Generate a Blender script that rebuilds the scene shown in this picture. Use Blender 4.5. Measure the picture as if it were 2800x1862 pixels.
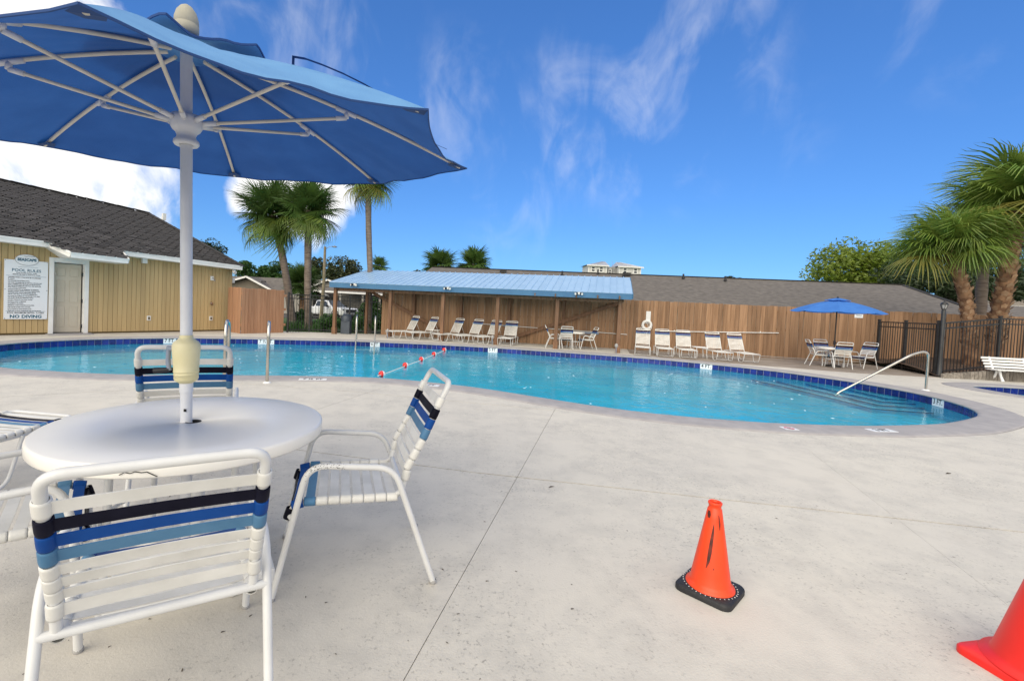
import bpy, bmesh, math, random
from mathutils import Vector, Matrix
from mathutils.geometry import tessellate_polygon
random.seed(7)
CLOUDS = [((.43, 1, .60), 1, 11, .62), ((.465, 1, .475), 1, 11, .85), ((.36, 1, .393), 1, 12, .8), ((.20, 1, .40), 1, 11, .6), ((-.02, 1, .42), 1, 10, .55), ((-.37, 1, .56), 3, 14, .75), ((.09, 1, .218), 1, 8, .5), ((1.07, 1, .71), 1, 9, .6), ((.62, 1, .40), 1, 7, .3)]
for o in list(bpy.data.objects):
    bpy.data.objects.remove(o)
SC = bpy.context.scene
COL = SC.collection
R = math.radians

# ---------------------------------------------------------------- camera
cam_data = bpy.data.cameras.new('camera')
cam = bpy.data.objects.new('camera', cam_data)
COL.objects.link(cam)
pitch, roll = -0.0309, 0.0475
fw = Vector((0, math.cos(pitch), math.sin(pitch)))
up0 = Vector((0, -math.sin(pitch), math.cos(pitch)))
rt0 = Vector((1, 0, 0))
rt = rt0 * math.cos(roll) + up0 * math.sin(roll)
up = up0 * math.cos(roll) - rt0 * math.sin(roll)
cam.matrix_world = Matrix((
    (rt.x, up.x, -fw.x, 0), (rt.y, up.y, -fw.y, 0), (rt.z, up.z, -fw.z, 1.3797), (0, 0, 0, 1)))
cam_data.lens = 16.2996
cam_data.sensor_width = 36
cam_data.sensor_fit = 'HORIZONTAL'
cam_data.shift_x = 0.04483
cam_data.shift_y = -0.02105
cam_data.clip_start = 0.05
cam_data.clip_end = 2000
SC.camera = cam

# ---------------------------------------------------------------- light
SUN_EL, SUN_AZ = R(35), R(205)            # azimuth measured clockwise from +Y
world = bpy.data.worlds.new('World')
SC.world = world
world.use_nodes = True
wn, wl = world.node_tree.nodes, world.node_tree.links
wn.clear()
w_out = wn.new('ShaderNodeOutputWorld')
w_bg = wn.new('ShaderNodeBackground')
w_bg.inputs['Strength'].default_value = 0.10
sky = wn.new('ShaderNodeTexSky')
sky.sky_type = 'NISHITA'
sky.sun_disc = False
sky.sun_elevation = SUN_EL
sky.sun_rotation = SUN_AZ
sky.altitude = 0
sky.air_density = 1.0
sky.dust_density = 0.2
sky.ozone_density = 3.0
tc = wn.new('ShaderNodeTexCoord')


def wmath(op, a, b=None):
    n = wn.new('ShaderNodeMath')
    n.operation = op
    for i, v in enumerate((a, b)):
        if v is None:
            continue
        if isinstance(v, (int, float)):
            n.inputs[i].default_value = v
        else:
            wl.new(v, n.inputs[i])
    return n.outputs[0]


def wmap(v, a, b, c=0.0, d=1.0):
    n = wn.new('ShaderNodeMapRange')
    n.interpolation_type = 'SMOOTHSTEP'
    wl.new(v, n.inputs['Value'])
    n.inputs['From Min'].default_value = a
    n.inputs['From Max'].default_value = b
    n.inputs['To Min'].default_value = c
    n.inputs['To Max'].default_value = d
    return n.outputs[0]


hs = wn.new('ShaderNodeHueSaturation')
hs.inputs['Hue'].default_value = 0.505
hs.inputs['Saturation'].default_value = 1.12
hs.inputs['Value'].default_value = SKYV = 1.12
wl.new(sky.outputs[0], hs.inputs['Color'])
tint = wn.new('ShaderNodeMix')
tint.data_type = 'RGBA'
tint.blend_type = 'MULTIPLY'
tint.inputs['Factor'].default_value = 1.0
wl.new(hs.outputs[0], tint.inputs[6])
tint.inputs[7].default_value = (0.92, 1.16, 1.22, 1)
gam = wn.new('ShaderNodeGamma')
gam.inputs['Gamma'].default_value = 0.65
wl.new(tint.outputs[2], gam.inputs['Color'])
tint2 = wn.new('ShaderNodeMix')
tint2.data_type = 'RGBA'
tint2.blend_type = 'MULTIPLY'
tint2.inputs['Factor'].default_value = 1.0
wl.new(gam.outputs[0], tint2.inputs[6])
tint2.inputs[7].default_value = (0.72, 1.20, 1.98, 1)
sep = wn.new('ShaderNodeSeparateXYZ')
wl.new(tc.outputs['Generated'], sep.inputs[0])


def blob(d, r0, r1):
    v = wn.new('ShaderNodeVectorMath')
    v.operation = 'DOT_PRODUCT'
    wl.new(tc.outputs['Generated'], v.inputs[0])
    v.inputs[1].default_value = Vector(d).normalized()
    return wmap(v.outputs['Value'], math.cos(R(r1)), math.cos(R(r0)))


def wnoise(scale, detail, dist, stretch, off):
    m = wn.new('ShaderNodeMapping')
    m.inputs['Scale'].default_value = stretch
    m.inputs['Location'].default_value = off
    m.inputs['Rotation'].default_value = (0, R(-28), R(20))
    wl.new(tc.outputs['Generated'], m.inputs['Vector'])
    n = wn.new('ShaderNodeTexNoise')
    n.inputs['Scale'].default_value = scale
    n.inputs['Detail'].default_value = detail
    n.inputs['Roughness'].default_value = 0.55
    n.inputs['Distortion'].default_value = dist
    wl.new(m.outputs[0], n.inputs['Vector'])
    return n.outputs['Fac']


wisp = wnoise(3.2, 8, 1.6, (1.5, 1.0, 1.1), (3.1, 0.4, 1.7))
fine = wnoise(7.0, 7, 1.4, (2.2, 1.0, 1.2), (0.3, 2.4, 5.7))
wv = wmath('ADD', wmath('MULTIPLY', wisp, 0.7), wmath('MULTIPLY', fine, 0.3))
cl = wmap(wv, 0.45, 0.78)
# cirrus banks seen in the picture, then the general cloud deck that closes in overhead and behind
mask = None
for d, r0, r1, k in CLOUDS:
    b = wmath('MULTIPLY', blob(d, r0, r1), k)
    mask = b if mask is None else wmath('MAXIMUM', mask, b)
deckc = wmath('MAXIMUM', wmap(sep.outputs['Z'], 0.58, 0.85), wmap(wmath('MULTIPLY', sep.outputs['Y'], -1.0), -0.25, 0.5))
thin = wmath('MULTIPLY', cl, wmath('ADD', wmath('MULTIPLY', mask, 0.40), 0.0))
thick = wmath('MULTIPLY', deckc, wmap(wv, 0.25, 0.55, 0.45, 1.0))
puff = None
for d, r1 in (((-0.95, 1.0, 0.24), 17), ((-0.385, 1.0, 0.25), 10), ((-1.15, 1.0, 0.68), 15), ((-2.2, 1.0, 0.5), 26)):
    q = wmap(wmath('ADD', wmath('MULTIPLY', blob(d, 0, r1), 0.42), wv), 0.68, 0.92)
    puff = q if puff is None else wmath('MAXIMUM', puff, q)
fac = wmath('MINIMUM', wmath('MAXIMUM', wmath('MAXIMUM', thin, thick), puff), 1.0)
cm = wn.new('ShaderNodeMix')
cm.data_type = 'RGBA'
wl.new(fac, cm.inputs['Factor'])
wl.new(tint2.outputs[2], cm.inputs[6])
cm.inputs[7].default_value = (10.2, 10.1, 10.0, 1)
wl.new(cm.outputs[2], w_bg.inputs['Color'])
wl.new(w_bg.outputs[0], w_out.inputs[0])

sun_d = bpy.data.lights.new('sun', 'SUN')
sun_d.energy = 2.35
sun_d.angle = R(65)
sun_d.color = (1.0, 0.90, 0.72)
sun = bpy.data.objects.new('sun', sun_d)
COL.objects.link(sun)
sdir = Vector((math.sin(SUN_AZ) * math.cos(SUN_EL), math.cos(SUN_AZ) * math.cos(SUN_EL), math.sin(SUN_EL)))
sun.rotation_euler = (-sdir).to_track_quat('-Z', 'Y').to_euler()
sun.location = sdir * 60

SC.view_settings.view_transform = 'Standard'
SC.view_settings.look = 'None'
SC.view_settings.exposure = 0.22
SC.view_settings.gamma = 1
SC.view_settings.use_curve_mapping = False
SC.render.engine = 'CYCLES'
SC.cycles.max_bounces = 8
SC.cycles.transparent_max_bounces = 16

# ---------------------------------------------------------------- materials
def M(name, c1, c2=None, scale=8.0, rough=0.6, bump=0.0, bscale=None, metal=0.0, rnd=0.0, stretch=(1, 1, 1),
      lo=0.35, hi=0.65, detail=5.0, spec=0.5, sheen=0.0, outer=None, coat=0.0, transl=0.0, speck=None, world_space=False):
    m = bpy.data.materials.new(name)
    m.use_nodes = True
    n, l = m.node_tree.nodes, m.node_tree.links
    p = n['Principled BSDF']
    p.inputs['Roughness'].default_value = rough
    p.inputs['Metallic'].default_value = metal
    p.inputs['Specular IOR Level'].default_value = spec
    p.inputs['Coat Weight'].default_value = coat
    p.inputs['Sheen Weight'].default_value = sheen
    p.inputs['Sheen Roughness'].default_value = .35
    p.inputs['Sheen Tint'].default_value = (.5, .75, 1, 1)
    c2 = c2 or c1
    t = n.new('ShaderNodeTexCoord')
    oi = n.new('ShaderNodeObjectInfo')
    if world_space:
        g = n.new('ShaderNodeNewGeometry')
        src = g.outputs['Position']
    else:
        src = t.outputs['Object']
    off = n.new('ShaderNodeVectorMath')
    off.operation = 'MULTIPLY_ADD'
    cmb = n.new('ShaderNodeCombineXYZ')
    for i in range(3):
        l.new(oi.outputs['Random'], cmb.inputs[i])
    l.new(cmb.outputs[0], off.inputs[0])
    off.inputs[1].default_value = (37, 53, 71)
    l.new(src, off.inputs[2])
    mp = n.new('ShaderNodeMapping')
    mp.inputs['Scale'].default_value = stretch
    l.new(off.outputs[0], mp.inputs['Vector'])
    nz = n.new('ShaderNodeTexNoise')
    nz.inputs['Scale'].default_value = scale
    nz.inputs['Detail'].default_value = detail
    l.new(mp.outputs[0], nz.inputs['Vector'])
    mr = n.new('ShaderNodeMapRange')
    mr.inputs['From Min'].default_value = lo
    mr.inputs['From Max'].default_value = hi
    l.new(nz.outputs['Fac'], mr.inputs['Value'])
    mix = n.new('ShaderNodeMix')
    mix.data_type = 'RGBA'
    mix.inputs[6].default_value = (*c1, 1)
    mix.inputs[7].default_value = (*c2, 1)
    l.new(mr.outputs[0], mix.inputs['Factor'])
    out = mix.outputs[2]
    if speck:                                        # small dark flecks: (colour, scale, threshold, amount)
        sc, sscale, thr, amt = speck
        s = n.new('ShaderNodeTexNoise')
        s.inputs['Scale'].default_value = sscale
        s.inputs['Detail'].default_value = 4
        l.new(mp.outputs[0], s.inputs['Vector'])
        sr = n.new('ShaderNodeMapRange')
        sr.inputs['From Min'].default_value = thr
        sr.inputs['From Max'].default_value = thr + 0.05
        sr.inputs['To Max'].default_value = amt
        l.new(s.outputs['Fac'], sr.inputs['Value'])
        sm = n.new('ShaderNodeMix')
        sm.data_type = 'RGBA'
        l.new(sr.outputs[0], sm.inputs['Factor'])
        l.new(out, sm.inputs[6])
        sm.inputs[7].default_value = (*sc, 1)
        out = sm.outputs[2]
    if outer:                                        # outer face of a cloth painted paler, sunlit brightness put into the colour
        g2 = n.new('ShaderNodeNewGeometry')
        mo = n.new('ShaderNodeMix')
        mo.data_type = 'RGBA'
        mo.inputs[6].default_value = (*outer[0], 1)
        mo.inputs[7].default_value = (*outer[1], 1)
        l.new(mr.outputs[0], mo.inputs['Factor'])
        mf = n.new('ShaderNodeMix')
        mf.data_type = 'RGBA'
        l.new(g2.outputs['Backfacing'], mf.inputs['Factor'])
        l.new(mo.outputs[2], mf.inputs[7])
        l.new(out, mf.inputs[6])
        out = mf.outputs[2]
    if rnd:
        rr = n.new('ShaderNodeMapRange')
        rr.inputs['To Min'].default_value = 1 - rnd
        rr.inputs['To Max'].default_value = 1 + rnd
        l.new(oi.outputs['Random'], rr.inputs['Value'])
        mu = n.new('ShaderNodeVectorMath')
        mu.operation = 'SCALE'
        l.new(out, mu.inputs[0])
        l.new(rr.outputs[0], mu.inputs['Scale'])
        out = mu.outputs[0]
    l.new(out, p.inputs['Base Color'])
    if bump:
        b = n.new('ShaderNodeBump')
        b.inputs['Strength'].default_value = bump
        b.inputs['Distance'].default_value = 0.01
        if bscale:
            nb = n.new('ShaderNodeTexNoise')
            nb.inputs['Scale'].default_value = bscale
            nb.inputs['Detail'].default_value = 6
            l.new(mp.outputs[0], nb.inputs['Vector'])
            l.new(nb.outputs['Fac'], b.inputs['Height'])
        else:
            l.new(nz.outputs['Fac'], b.inputs['Height'])
        l.new(b.outputs[0], p.inputs['Normal'])
    if transl:
        tr = n.new('ShaderNodeBsdfTranslucent')
        l.new(out, tr.inputs['Color'])
        ms = n.new('ShaderNodeMixShader')
        ms.inputs[0].default_value = transl
        l.new(p.outputs[0], ms.inputs[1])
        l.new(tr.outputs[0], ms.inputs[2])
        l.new(ms.outputs[0], n['Material Output'].inputs[0])
    return m


MT = dict(
    coping=M('coping concrete', (.305, .29, .295), (.365, .345, .345), 6, .8, .25, 60, world_space=True, speck=((.2, .19, .18), 30, .68, .6)),
    plaster=M('pool plaster', (.12, .50, .68), (.18, .58, .74), 2, .7),
    floor=M('pool floor paint', (.040, .52, .72), (.080, .62, .80), 1.1, .7, world_space=True),
    tile=M('cobalt glazed tile', (.006, .014, .13), (.012, .026, .21), 9, .15, .15, 14, rnd=.35),
    grout=M('tile grout', (.30, .33, .42), (.4, .42, .5), 20, .9),
    white=M('white plastic', (.78, .78, .77), (.72, .72, .70), 6, .5),
    strap_w=M('white vinyl strap', (.72, .71, .675), (.60, .59, .555), 7, .38, rnd=.05, speck=((.45, .43, .38), 26, .72, .3)),
    strap_n=M('navy vinyl strap', (.004, .004, .011), (.008, .008, .018), 12, .5, rnd=.2, spec=.08),
    strap_b=M('royal blue vinyl strap', (.003, .050, .235), (.005, .062, .275), 9, .5, rnd=.1, spec=.15),
    strap_s=M('steel blue vinyl strap', (.06, .17, .31), (.085, .21, .36), 9, .45, rnd=.1, spec=.3),
    tube=M('white powder coated tube', (.67, .67, .66), (.61, .61, .60), 9, .35, speck=((.22, .2, .18), 38, .735, .7)),
    rubber=M('grey rubber foot', (.35, .34, .33), None, 9, .8),
    tabletop=M('white fibreglass table top', (.90, .87, .80), (.85, .82, .76), 3, .32, speck=((.25, .24, .24), 24, .755, .8)),
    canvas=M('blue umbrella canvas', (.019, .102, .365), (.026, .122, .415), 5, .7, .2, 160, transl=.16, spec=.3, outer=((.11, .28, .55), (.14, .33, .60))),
    canvas2=M('bright blue umbrella canvas', (.05, .20, .62), (.06, .23, .68), 5, .8, transl=.3),
    canvas_trim=M('navy umbrella trim', (.015, .055, .19), None, 5, .85),
    pole=M('off white umbrella pole', (.68, .69, .72), (.62, .63, .66), 9, .4),
    rib=M('cream fibreglass rib', (.66, .62, .54), (.58, .54, .46), 9, .5),
    yellowed=M('yellowed plastic', (.66, .58, .29), (.72, .66, .42), 5, .45),
    finial=M('weathered finial', (.42, .39, .31), (.35, .33, .265), 14, .7),
    greyp=M('blue grey plastic', (.22, .26, .34), None, 7, .5),
    blackp=M('black plastic', (.012, .012, .016), None, 7, .5),
    cone=M('orange cone plastic', (.86, .065, .008), (.80, .05, .006), 5, .42, speck=((.22, .02, .005), 7, .70, .7)),
    red=M('red cone plastic', (.86, .026, .016), (.78, .02, .012), 3, .42, speck=((.30, .008, .006), 5, .66, .55)),
    coneblack=M('black cone base rubber', (.012, .012, .014), (.022, .022, .024), 14, .6, .3, 60),
    steel=M('stainless steel', (.62, .60, .55), (.5, .47, .42), 6, .16, metal=1),
    board=M('mustard siding board', (.45, .32, .150), (.50, .36, .175), 3, .75, rnd=.07, stretch=(6, 6, .7)),
    boarddark=M('siding backing', (.11, .075, .03), None, 3, .9),
    trim=M('white trim paint', (.80, .79, .76), (.74, .73, .70), 4, .6),
    door=M('beige door paint', (.46, .41, .32), (.50, .45, .36), 3, .55),
    dark=M('dark interior', (.012, .012, .012), None, 3, .9),
    shingle=M('charcoal asphalt shingle', (.030, .028, .029), (.066, .060, .058), 26, .95, .5, 120, rnd=.45),
    shingle_bed=M('roof felt', (.02, .019, .02), None, 9, .95),
    roof2=M('weathered grey shingle roof', (.085, .075, .066), (.175, .155, .135), 5, .95, .6, 22, stretch=(.8, .8, 5), world_space=True, lo=.3, hi=.7),
    roof3=M('tan shingle roof', (.17, .145, .12), (.24, .21, .175), 4, .95, .4, 20, stretch=(1, 1, 4), world_space=True),
    wood=M('brown fence plank', (.235, .132, .070), (.335, .198, .112), 2.2, .85, .35, 30, rnd=.22, stretch=(7, 7, .8), speck=((.07, .032, .016), 5, .70, .8)),
    woodred=M('reddish cedar plank', (.335, .170, .092), (.415, .225, .128), 2.0, .8, .3, 30, rnd=.09, stretch=(7, 7, .7)),
    woodgrey=M('weathered timber', (.16, .14, .12), (.27, .24, .205), 3, .9, .4, 30, rnd=.3, stretch=(6, 6, .8)),
    post=M('brown stained timber', (.15, .078, .042), (.22, .118, .066), 2.5, .8, .3, 30, rnd=.12, stretch=(7, 7, .7)),
    fascia=M('blue painted fascia', (.035, .13, .26), (.045, .155, .29), 3, .5),
    metalroof=M('pale blue metal roof panel', (.36, .53, .70), (.41, .58, .75), 2, .33, metal=.2, rnd=.03),
    blackmetal=M('black metal fence', (.014, .014, .015), (.022, .022, .022), 9, .45),
    paver=M('brown stained concrete', (.225, .18, .14), (.31, .26, .215), 2.5, .9, .3, 60, world_space=True, speck=((.1, .08, .06), 9, .66, .5)),
    soil=M('soil and mulch', (.06, .035, .02), (.12, .07, .045), 6, 1, .8, 25, world_space=True),
    grass=M('lawn', (.035, .075, .018), (.065, .12, .03), 1.5, .95, .8, 40, world_space=True),
    asphalt=M('asphalt', (.05, .05, .05), (.075, .073, .07), 3, .95, world_space=True),
    trunk=M('palm bark', (.13, .10, .08), (.24, .19, .155), 7, .95, .8, 30, stretch=(.5, .5, 3)),
    trunkred=M('fibrous palm bark', (.11, .055, .030), (.27, .155, .085), 6, .95, .8, 30),
    boot=M('palm leaf boot', (.25, .14, .075), (.36, .24, .15), 9, .9, rnd=.35),
    bark=M('tree bark', (.05, .04, .032), (.10, .085, .07), 6, .95),
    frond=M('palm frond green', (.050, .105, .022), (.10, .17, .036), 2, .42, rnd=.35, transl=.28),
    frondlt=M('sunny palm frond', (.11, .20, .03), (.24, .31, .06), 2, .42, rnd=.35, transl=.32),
    frondyel=M('yellowing palm frond', (.27, .24, .04), (.20, .22, .05), 2, .5, rnd=.2, transl=.3),
    leafdark=M('dark oak leaves', (.018, .035, .012), (.045, .07, .022), 3, .6, transl=.2),
    leafmid=M('green leaves', (.026, .075, .012), (.055, .125, .022), 1.6, .6, transl=.25),
    leafmag=M('olive magnolia leaves', (.022, .042, .014), (.075, .085, .03), 3, .5, transl=.2),
    leafbright=M('yellow green leaves', (.115, .185, .015), (.23, .29, .04), 1.5, .5, transl=.3),
    hedge=M('hedge leaves', (.045, .12, .025), (.085, .20, .045), 5, .6, transl=.2),
    housewall=M('grey beige siding', (.30, .285, .25), (.34, .32, .285), 3, .8),
    housewall2=M('olive brown gable siding', (.16, .135, .10), (.19, .165, .125), 3, .8),
    towerwall=M('pale grey tower siding', (.55, .54, .52), (.60, .59, .57), 3, .8),
    towerdark=M('grey core wall', (.25, .25, .25), (.33, .33, .33), 2, .8),
    towerroof=M('silver standing seam roof', (.42, .43, .46), (.50, .51, .54), 3, .35, metal=.3),
    glass=M('window glass', (.025, .03, .035), (.05, .06, .07), 2, .08),
    carwhite=M('white car paint', (.78, .79, .80), None, 2, .25, coat=.6),
    cardark=M('dark grey car paint', (.012, .013, .015), None, 2, .25, coat=.6),
    tyre=M('tyre rubber', (.012, .012, .012), None, 8, .8),
    chrome=M('grey grille metal', (.25, .25, .26), None, 8, .3, metal=.8),
    ink=M('teal ink', (.012, .10, .16), None, 8, .6),
    inkblack=M('black ink', (.012, .014, .02), None, 8, .6),
    ringwhite=M('white life ring foam', (.80, .80, .79), (.72, .72, .70), 6, .5),
    rope=M('white rope', (.72, .70, .66), None, 20, .8),
    woodpole=M('weathered utility pole', (.20, .165, .105), (.27, .23, .16), 4, .9),
    foam=M('splashing water drop', (.62, .80, .88), None, 4, .15),
    debris=M('leaf litter bits', (.045, .032, .022), (.09, .07, .05), 9, .9),
    joint=M('joint filler', (.12, .11, .095), (.22, .205, .18), 9, .95, world_space=True),
    trash=M('grey blue bin plastic', (.045, .058, .08), (.055, .07, .09), 4, .5),
    floatred=M('red float plastic', (.72, .02, .015), None, 4, .3),
    signwhite=M('white sign enamel', (.76, .78, .80), None, 4, .35),
    umbpole=M('dark bronze umbrella pole', (.02, .016, .012), None, 4, .4),
)


def emit_mat(name, col, k):
    m = bpy.data.materials.new(name)
    m.use_nodes = True
    p = m.node_tree.nodes['Principled BSDF']
    p.inputs['Base Color'].default_value = (*col, 1)
    p.inputs['Emission Color'].default_value = (*col, 1)
    p.inputs['Emission Strength'].default_value = k
    return m


MT['amber'] = emit_mat('amber tail lamp', (1.0, .35, .06), 4.0)


def deck_material():
    m = bpy.data.materials.new('broom finished deck concrete')
    m.use_nodes = True
    n, l = m.node_tree.nodes, m.node_tree.links
    p = n['Principled BSDF']
    g = n.new('ShaderNodeNewGeometry')
    pos = g.outputs['Position']

    def noise(sc, det, stretch=(1, 1, 1), rough=.6):
        mp = n.new('ShaderNodeMapping')
        mp.inputs['Scale'].default_value = stretch
        l.new(pos, mp.inputs['Vector'])
        z = n.new('ShaderNodeTexNoise')
        z.inputs['Scale'].default_value = sc
        z.inputs['Detail'].default_value = det
        z.inputs['Roughness'].default_value = rough
        l.new(mp.outputs[0], z.inputs['Vector'])
        return z.outputs['Fac']

    def rng(v, a, b, c=0, d=1):
        r = n.new('ShaderNodeMapRange')
        r.inputs['From Min'].default_value = a
        r.inputs['From Max'].default_value = b
        r.inputs['To Min'].default_value = c
        r.inputs['To Max'].default_value = d
        l.new(v, r.inputs['Value'])
        return r.outputs[0]

    def mixc(f, a, b):
        x = n.new('ShaderNodeMix')
        x.data_type = 'RGBA'
        l.new(f, x.inputs['Factor'])
        for i, v in ((6, a), (7, b)):
            if isinstance(v, tuple):
                x.inputs[i].default_value = (*v, 1)
            else:
                l.new(v, x.inputs[i])
        return x.outputs[2]

    def mul(a, b):
        x = n.new('ShaderNodeMath')
        x.operation = 'MULTIPLY'
        l.new(a, x.inputs[0])
        l.new(b, x.inputs[1])
        return x.outputs[0]
    big = noise(.55, 4)
    mid = noise(3.2, 6)
    c = mixc(rng(big, .35, .65), (.615, .575, .50), (.57, .535, .475))
    c = mixc(rng(mid, .45, .75, 0, .55), c, (.43, .405, .365))
    # worn patches where the pale coating has gone and dark aggregate shows as flecks
    wear = rng(noise(.8, 5), .36, .60)
    fl = rng(noise(48, 6, (1, 1, 1), .75), .545, .62)
    c = mixc(mul(wear, mul(fl, rng(noise(9, 4), .38, .58, 0, .85))), c, (.15, .14, .125))
    c = mixc(mul(wear, rng(noise(14, 5), .35, .7, 0, .45)), c, (.40, .385, .355))
    c = mixc(rng(noise(23, 3), .72, .76, 0, .5), c, (.25, .235, .21))
    st = rng(noise(1.7, 5, (1, 1, 1)), .60, .74, 0, .28)
    c = mixc(st, c, (.40, .36, .31))
    l.new(c, p.inputs['Base Color'])
    p.inputs['Roughness'].default_value = .75
    b = n.new('ShaderNodeBump')
    b.inputs['Strength'].default_value = .35
    b.inputs['Distance'].default_value = .006
    l.new(noise(90, 5), b.inputs['Height'])
    l.new(b.outputs[0], p.inputs['Normal'])
    return m


MT['deck'] = deck_material()


def water_material():
    m = bpy.data.materials.new('pool water')
    m.use_nodes = True
    n, l = m.node_tree.nodes, m.node_tree.links
    for x in list(n):
        if x.type != 'OUTPUT_MATERIAL':
            n.remove(x)
    out = [x for x in n if x.type == 'OUTPUT_MATERIAL'][0]
    g = n.new('ShaderNodeNewGeometry')
    z = n.new('ShaderNodeTexNoise')
    z.inputs['Scale'].default_value = 3.2
    z.inputs['Detail'].default_value = 4
    z.inputs['Distortion'].default_value = .6
    l.new(g.outputs['Position'], z.inputs['Vector'])
    # rings left by rain drops
    v = n.new('ShaderNodeTexVoronoi')
    v.inputs['Scale'].default_value = 2.4
    l.new(g.outputs['Position'], v.inputs['Vector'])

    def mth(op, a, b):
        x = n.new('ShaderNodeMath')
        x.operation = op
        for i, q in enumerate((a, b)):
            if isinstance(q, (int, float)):
                x.inputs[i].default_value = q
            elif q is not None:
                l.new(q, x.inputs[i])
        return x.outputs[0]
    ring = mth('SINE', mth('MULTIPLY', v.outputs['Distance'], 75.0), None)
    fall = mth('MAXIMUM', mth('SUBTRACT', 1.0, mth('MULTIPLY', v.outputs['Distance'], 3.2)), 0.0)
    hgt = mth('ADD', mth('MULTIPLY', z.outputs['Fac'], 1.0), mth('MULTIPLY', mth('MULTIPLY', ring, fall), 0.10))
    b = n.new('ShaderNodeBump')
    b.inputs['Strength'].default_value = .28
    b.inputs['Distance'].default_value = .05
    l.new(hgt, b.inputs['Height'])
    f = n.new('ShaderNodeFresnel')
    f.inputs['IOR'].default_value = 1.22
    l.new(b.outputs[0], f.inputs['Normal'])
    tr = n.new('ShaderNodeBsdfTransparent')
    tr.inputs['Color'].default_value = (.66, .94, .975, 1)
    gl = n.new('ShaderNodeBsdfGlossy')
    gl.inputs['Roughness'].default_value = .06
    l.new(b.outputs[0], gl.inputs['Normal'])
    ms = n.new('ShaderNodeMixShader')
    l.new(f.outputs[0], ms.inputs[0])
    l.new(tr.outputs[0], ms.inputs[1])
    l.new(gl.outputs[0], ms.inputs[2])
    l.new(ms.outputs[0], out.inputs[0])
    return m


MT['water'] = water_material()


# ---------------------------------------------------------------- mesh helpers
class MB:
    def __init__(s):
        s.v, s.f, s.sm = [], [], []

    def add(s, vs, fs, smooth=False, mat=None):
        o = len(s.v)
        for q in vs:
            q = Vector(q)
            s.v.append(mat @ q if mat else q)
        for q in fs:
            s.f.append([i + o for i in q])
            s.sm.append(smooth)
        return s

    def box(s, c, d, mat=None):
        x, y, z = c
        a, b, e = d[0] / 2, d[1] / 2, d[2] / 2
        vs = [(x + i * a, y + j * b, z + k * e) for i in (-1, 1) for j in (-1, 1) for k in (-1, 1)]
        return s.add(vs, [(0, 1, 3, 2), (4, 6, 7, 5), (0, 4, 5, 1), (2, 3, 7, 6), (0, 2, 6, 4), (1, 5, 7, 3)], False, mat)

    def quad(s, a, b, c, d):
        return s.add([a, b, c, d], [(0, 1, 2, 3)])

    def bar(s, a, b, w, h, upv=(0, 0, 1)):
        """rectangular bar from a to b, w across, h along upv"""
        a, b = Vector(a), Vector(b)
        t = (b - a).normalized()
        u = Vector(upv)
        sd = t.cross(u)
        if sd.length < 1e-6:
            sd = t.cross(Vector((1, 0, 0)))
        sd.normalize()
        u = sd.cross(t).normalized()
        vs = []
        for p in (a, b):
            for i, j in ((-1, -1), (1, -1), (1, 1), (-1, 1)):
                vs.append(p + sd * (i * w / 2) + u * (j * h / 2))
        return s.add(vs, [(3, 2, 1, 0), (4, 5, 6, 7), (0, 1, 5, 4), (1, 2, 6, 5), (2, 3, 7, 6), (3, 0, 4, 7)])

    def tube(s, pts, r, n=10, caps=True, smooth=True):
        pts = [Vector(p) for p in pts]
        rs = r if isinstance(r, (list, tuple)) else [r] * len(pts)
        nrm = None
        rings = []
        for i, p in enumerate(pts):
            if i == 0:
                t = pts[1] - pts[0]
            elif i == len(pts) - 1:
                t = pts[-1] - pts[-2]
            else:
                t = (pts[i + 1] - p).normalized() + (p - pts[i - 1]).normalized()
            t.normalize()
            if nrm is None:
                nrm = t.orthogonal().normalized()
            nrm = (nrm - t * nrm.dot(t))
            if nrm.length < 1e-5:
                nrm = t.orthogonal()
            nrm.normalize()
            bn = t.cross(nrm)
            rings.append([p + (nrm * math.cos(2 * math.pi * k / n) + bn * math.sin(2 * math.pi * k / n)) * rs[i] for k in range(n)])
        vs = [q for rg in rings for q in rg]
        fs = []
        for i in range(len(rings) - 1):
            for k in range(n):
                fs.append((i * n + k, i * n + (k + 1) % n, (i + 1) * n + (k + 1) % n, (i + 1) * n + k))
        s.add(vs, fs, smooth)
        if caps:
            s.add(rings[0], [tuple(reversed(range(n)))])
            s.add(rings[-1], [tuple(range(n))])
        return s

    def lathe(s, prof, n=24, c=(0, 0, 0), smooth=True, mat=None):
        """prof = [(radius, z)] from bottom to top"""
        vs, fs = [], []
        for r, z in prof:
            for k in range(n):
                a = 2 * math.pi * k / n
                vs.append((c[0] + r * math.cos(a), c[1] + r * math.sin(a), c[2] + z))
        for i in range(len(prof) - 1):
            for k in range(n):
                fs.append((i * n + k, i * n + (k + 1) % n, (i + 1) * n + (k + 1) % n, (i + 1) * n + k))
        return s.add(vs, fs, smooth, mat)

    def prism(s, poly, z0, z1):
        n = len(poly)
        vs = [(x, y, z0) for x, y in poly] + [(x, y, z1) for x, y in poly]
        fs = [tuple(reversed(range(n))), tuple(range(n, 2 * n))]
        fs += [(i, (i + 1) % n, n + (i + 1) % n, n + i) for i in range(n)]
        return s.add(vs, fs)

    def mesh(s, name, mat=None):
        me = bpy.data.meshes.new(name)
        me.from_pydata([tuple(q) for q in s.v], [], s.f)
        me.polygons.foreach_set('use_smooth', s.sm)
        for m in (mat if isinstance(mat, (list, tuple)) else [mat]):
            if m:
                me.materials.append(m)
        me.update()
        return me

    def build(s, name, mat, parent=None, loc=(0, 0, 0), rot=(0, 0, 0)):
        return put(s.mesh(name, mat), name, parent, loc, rot)


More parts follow.
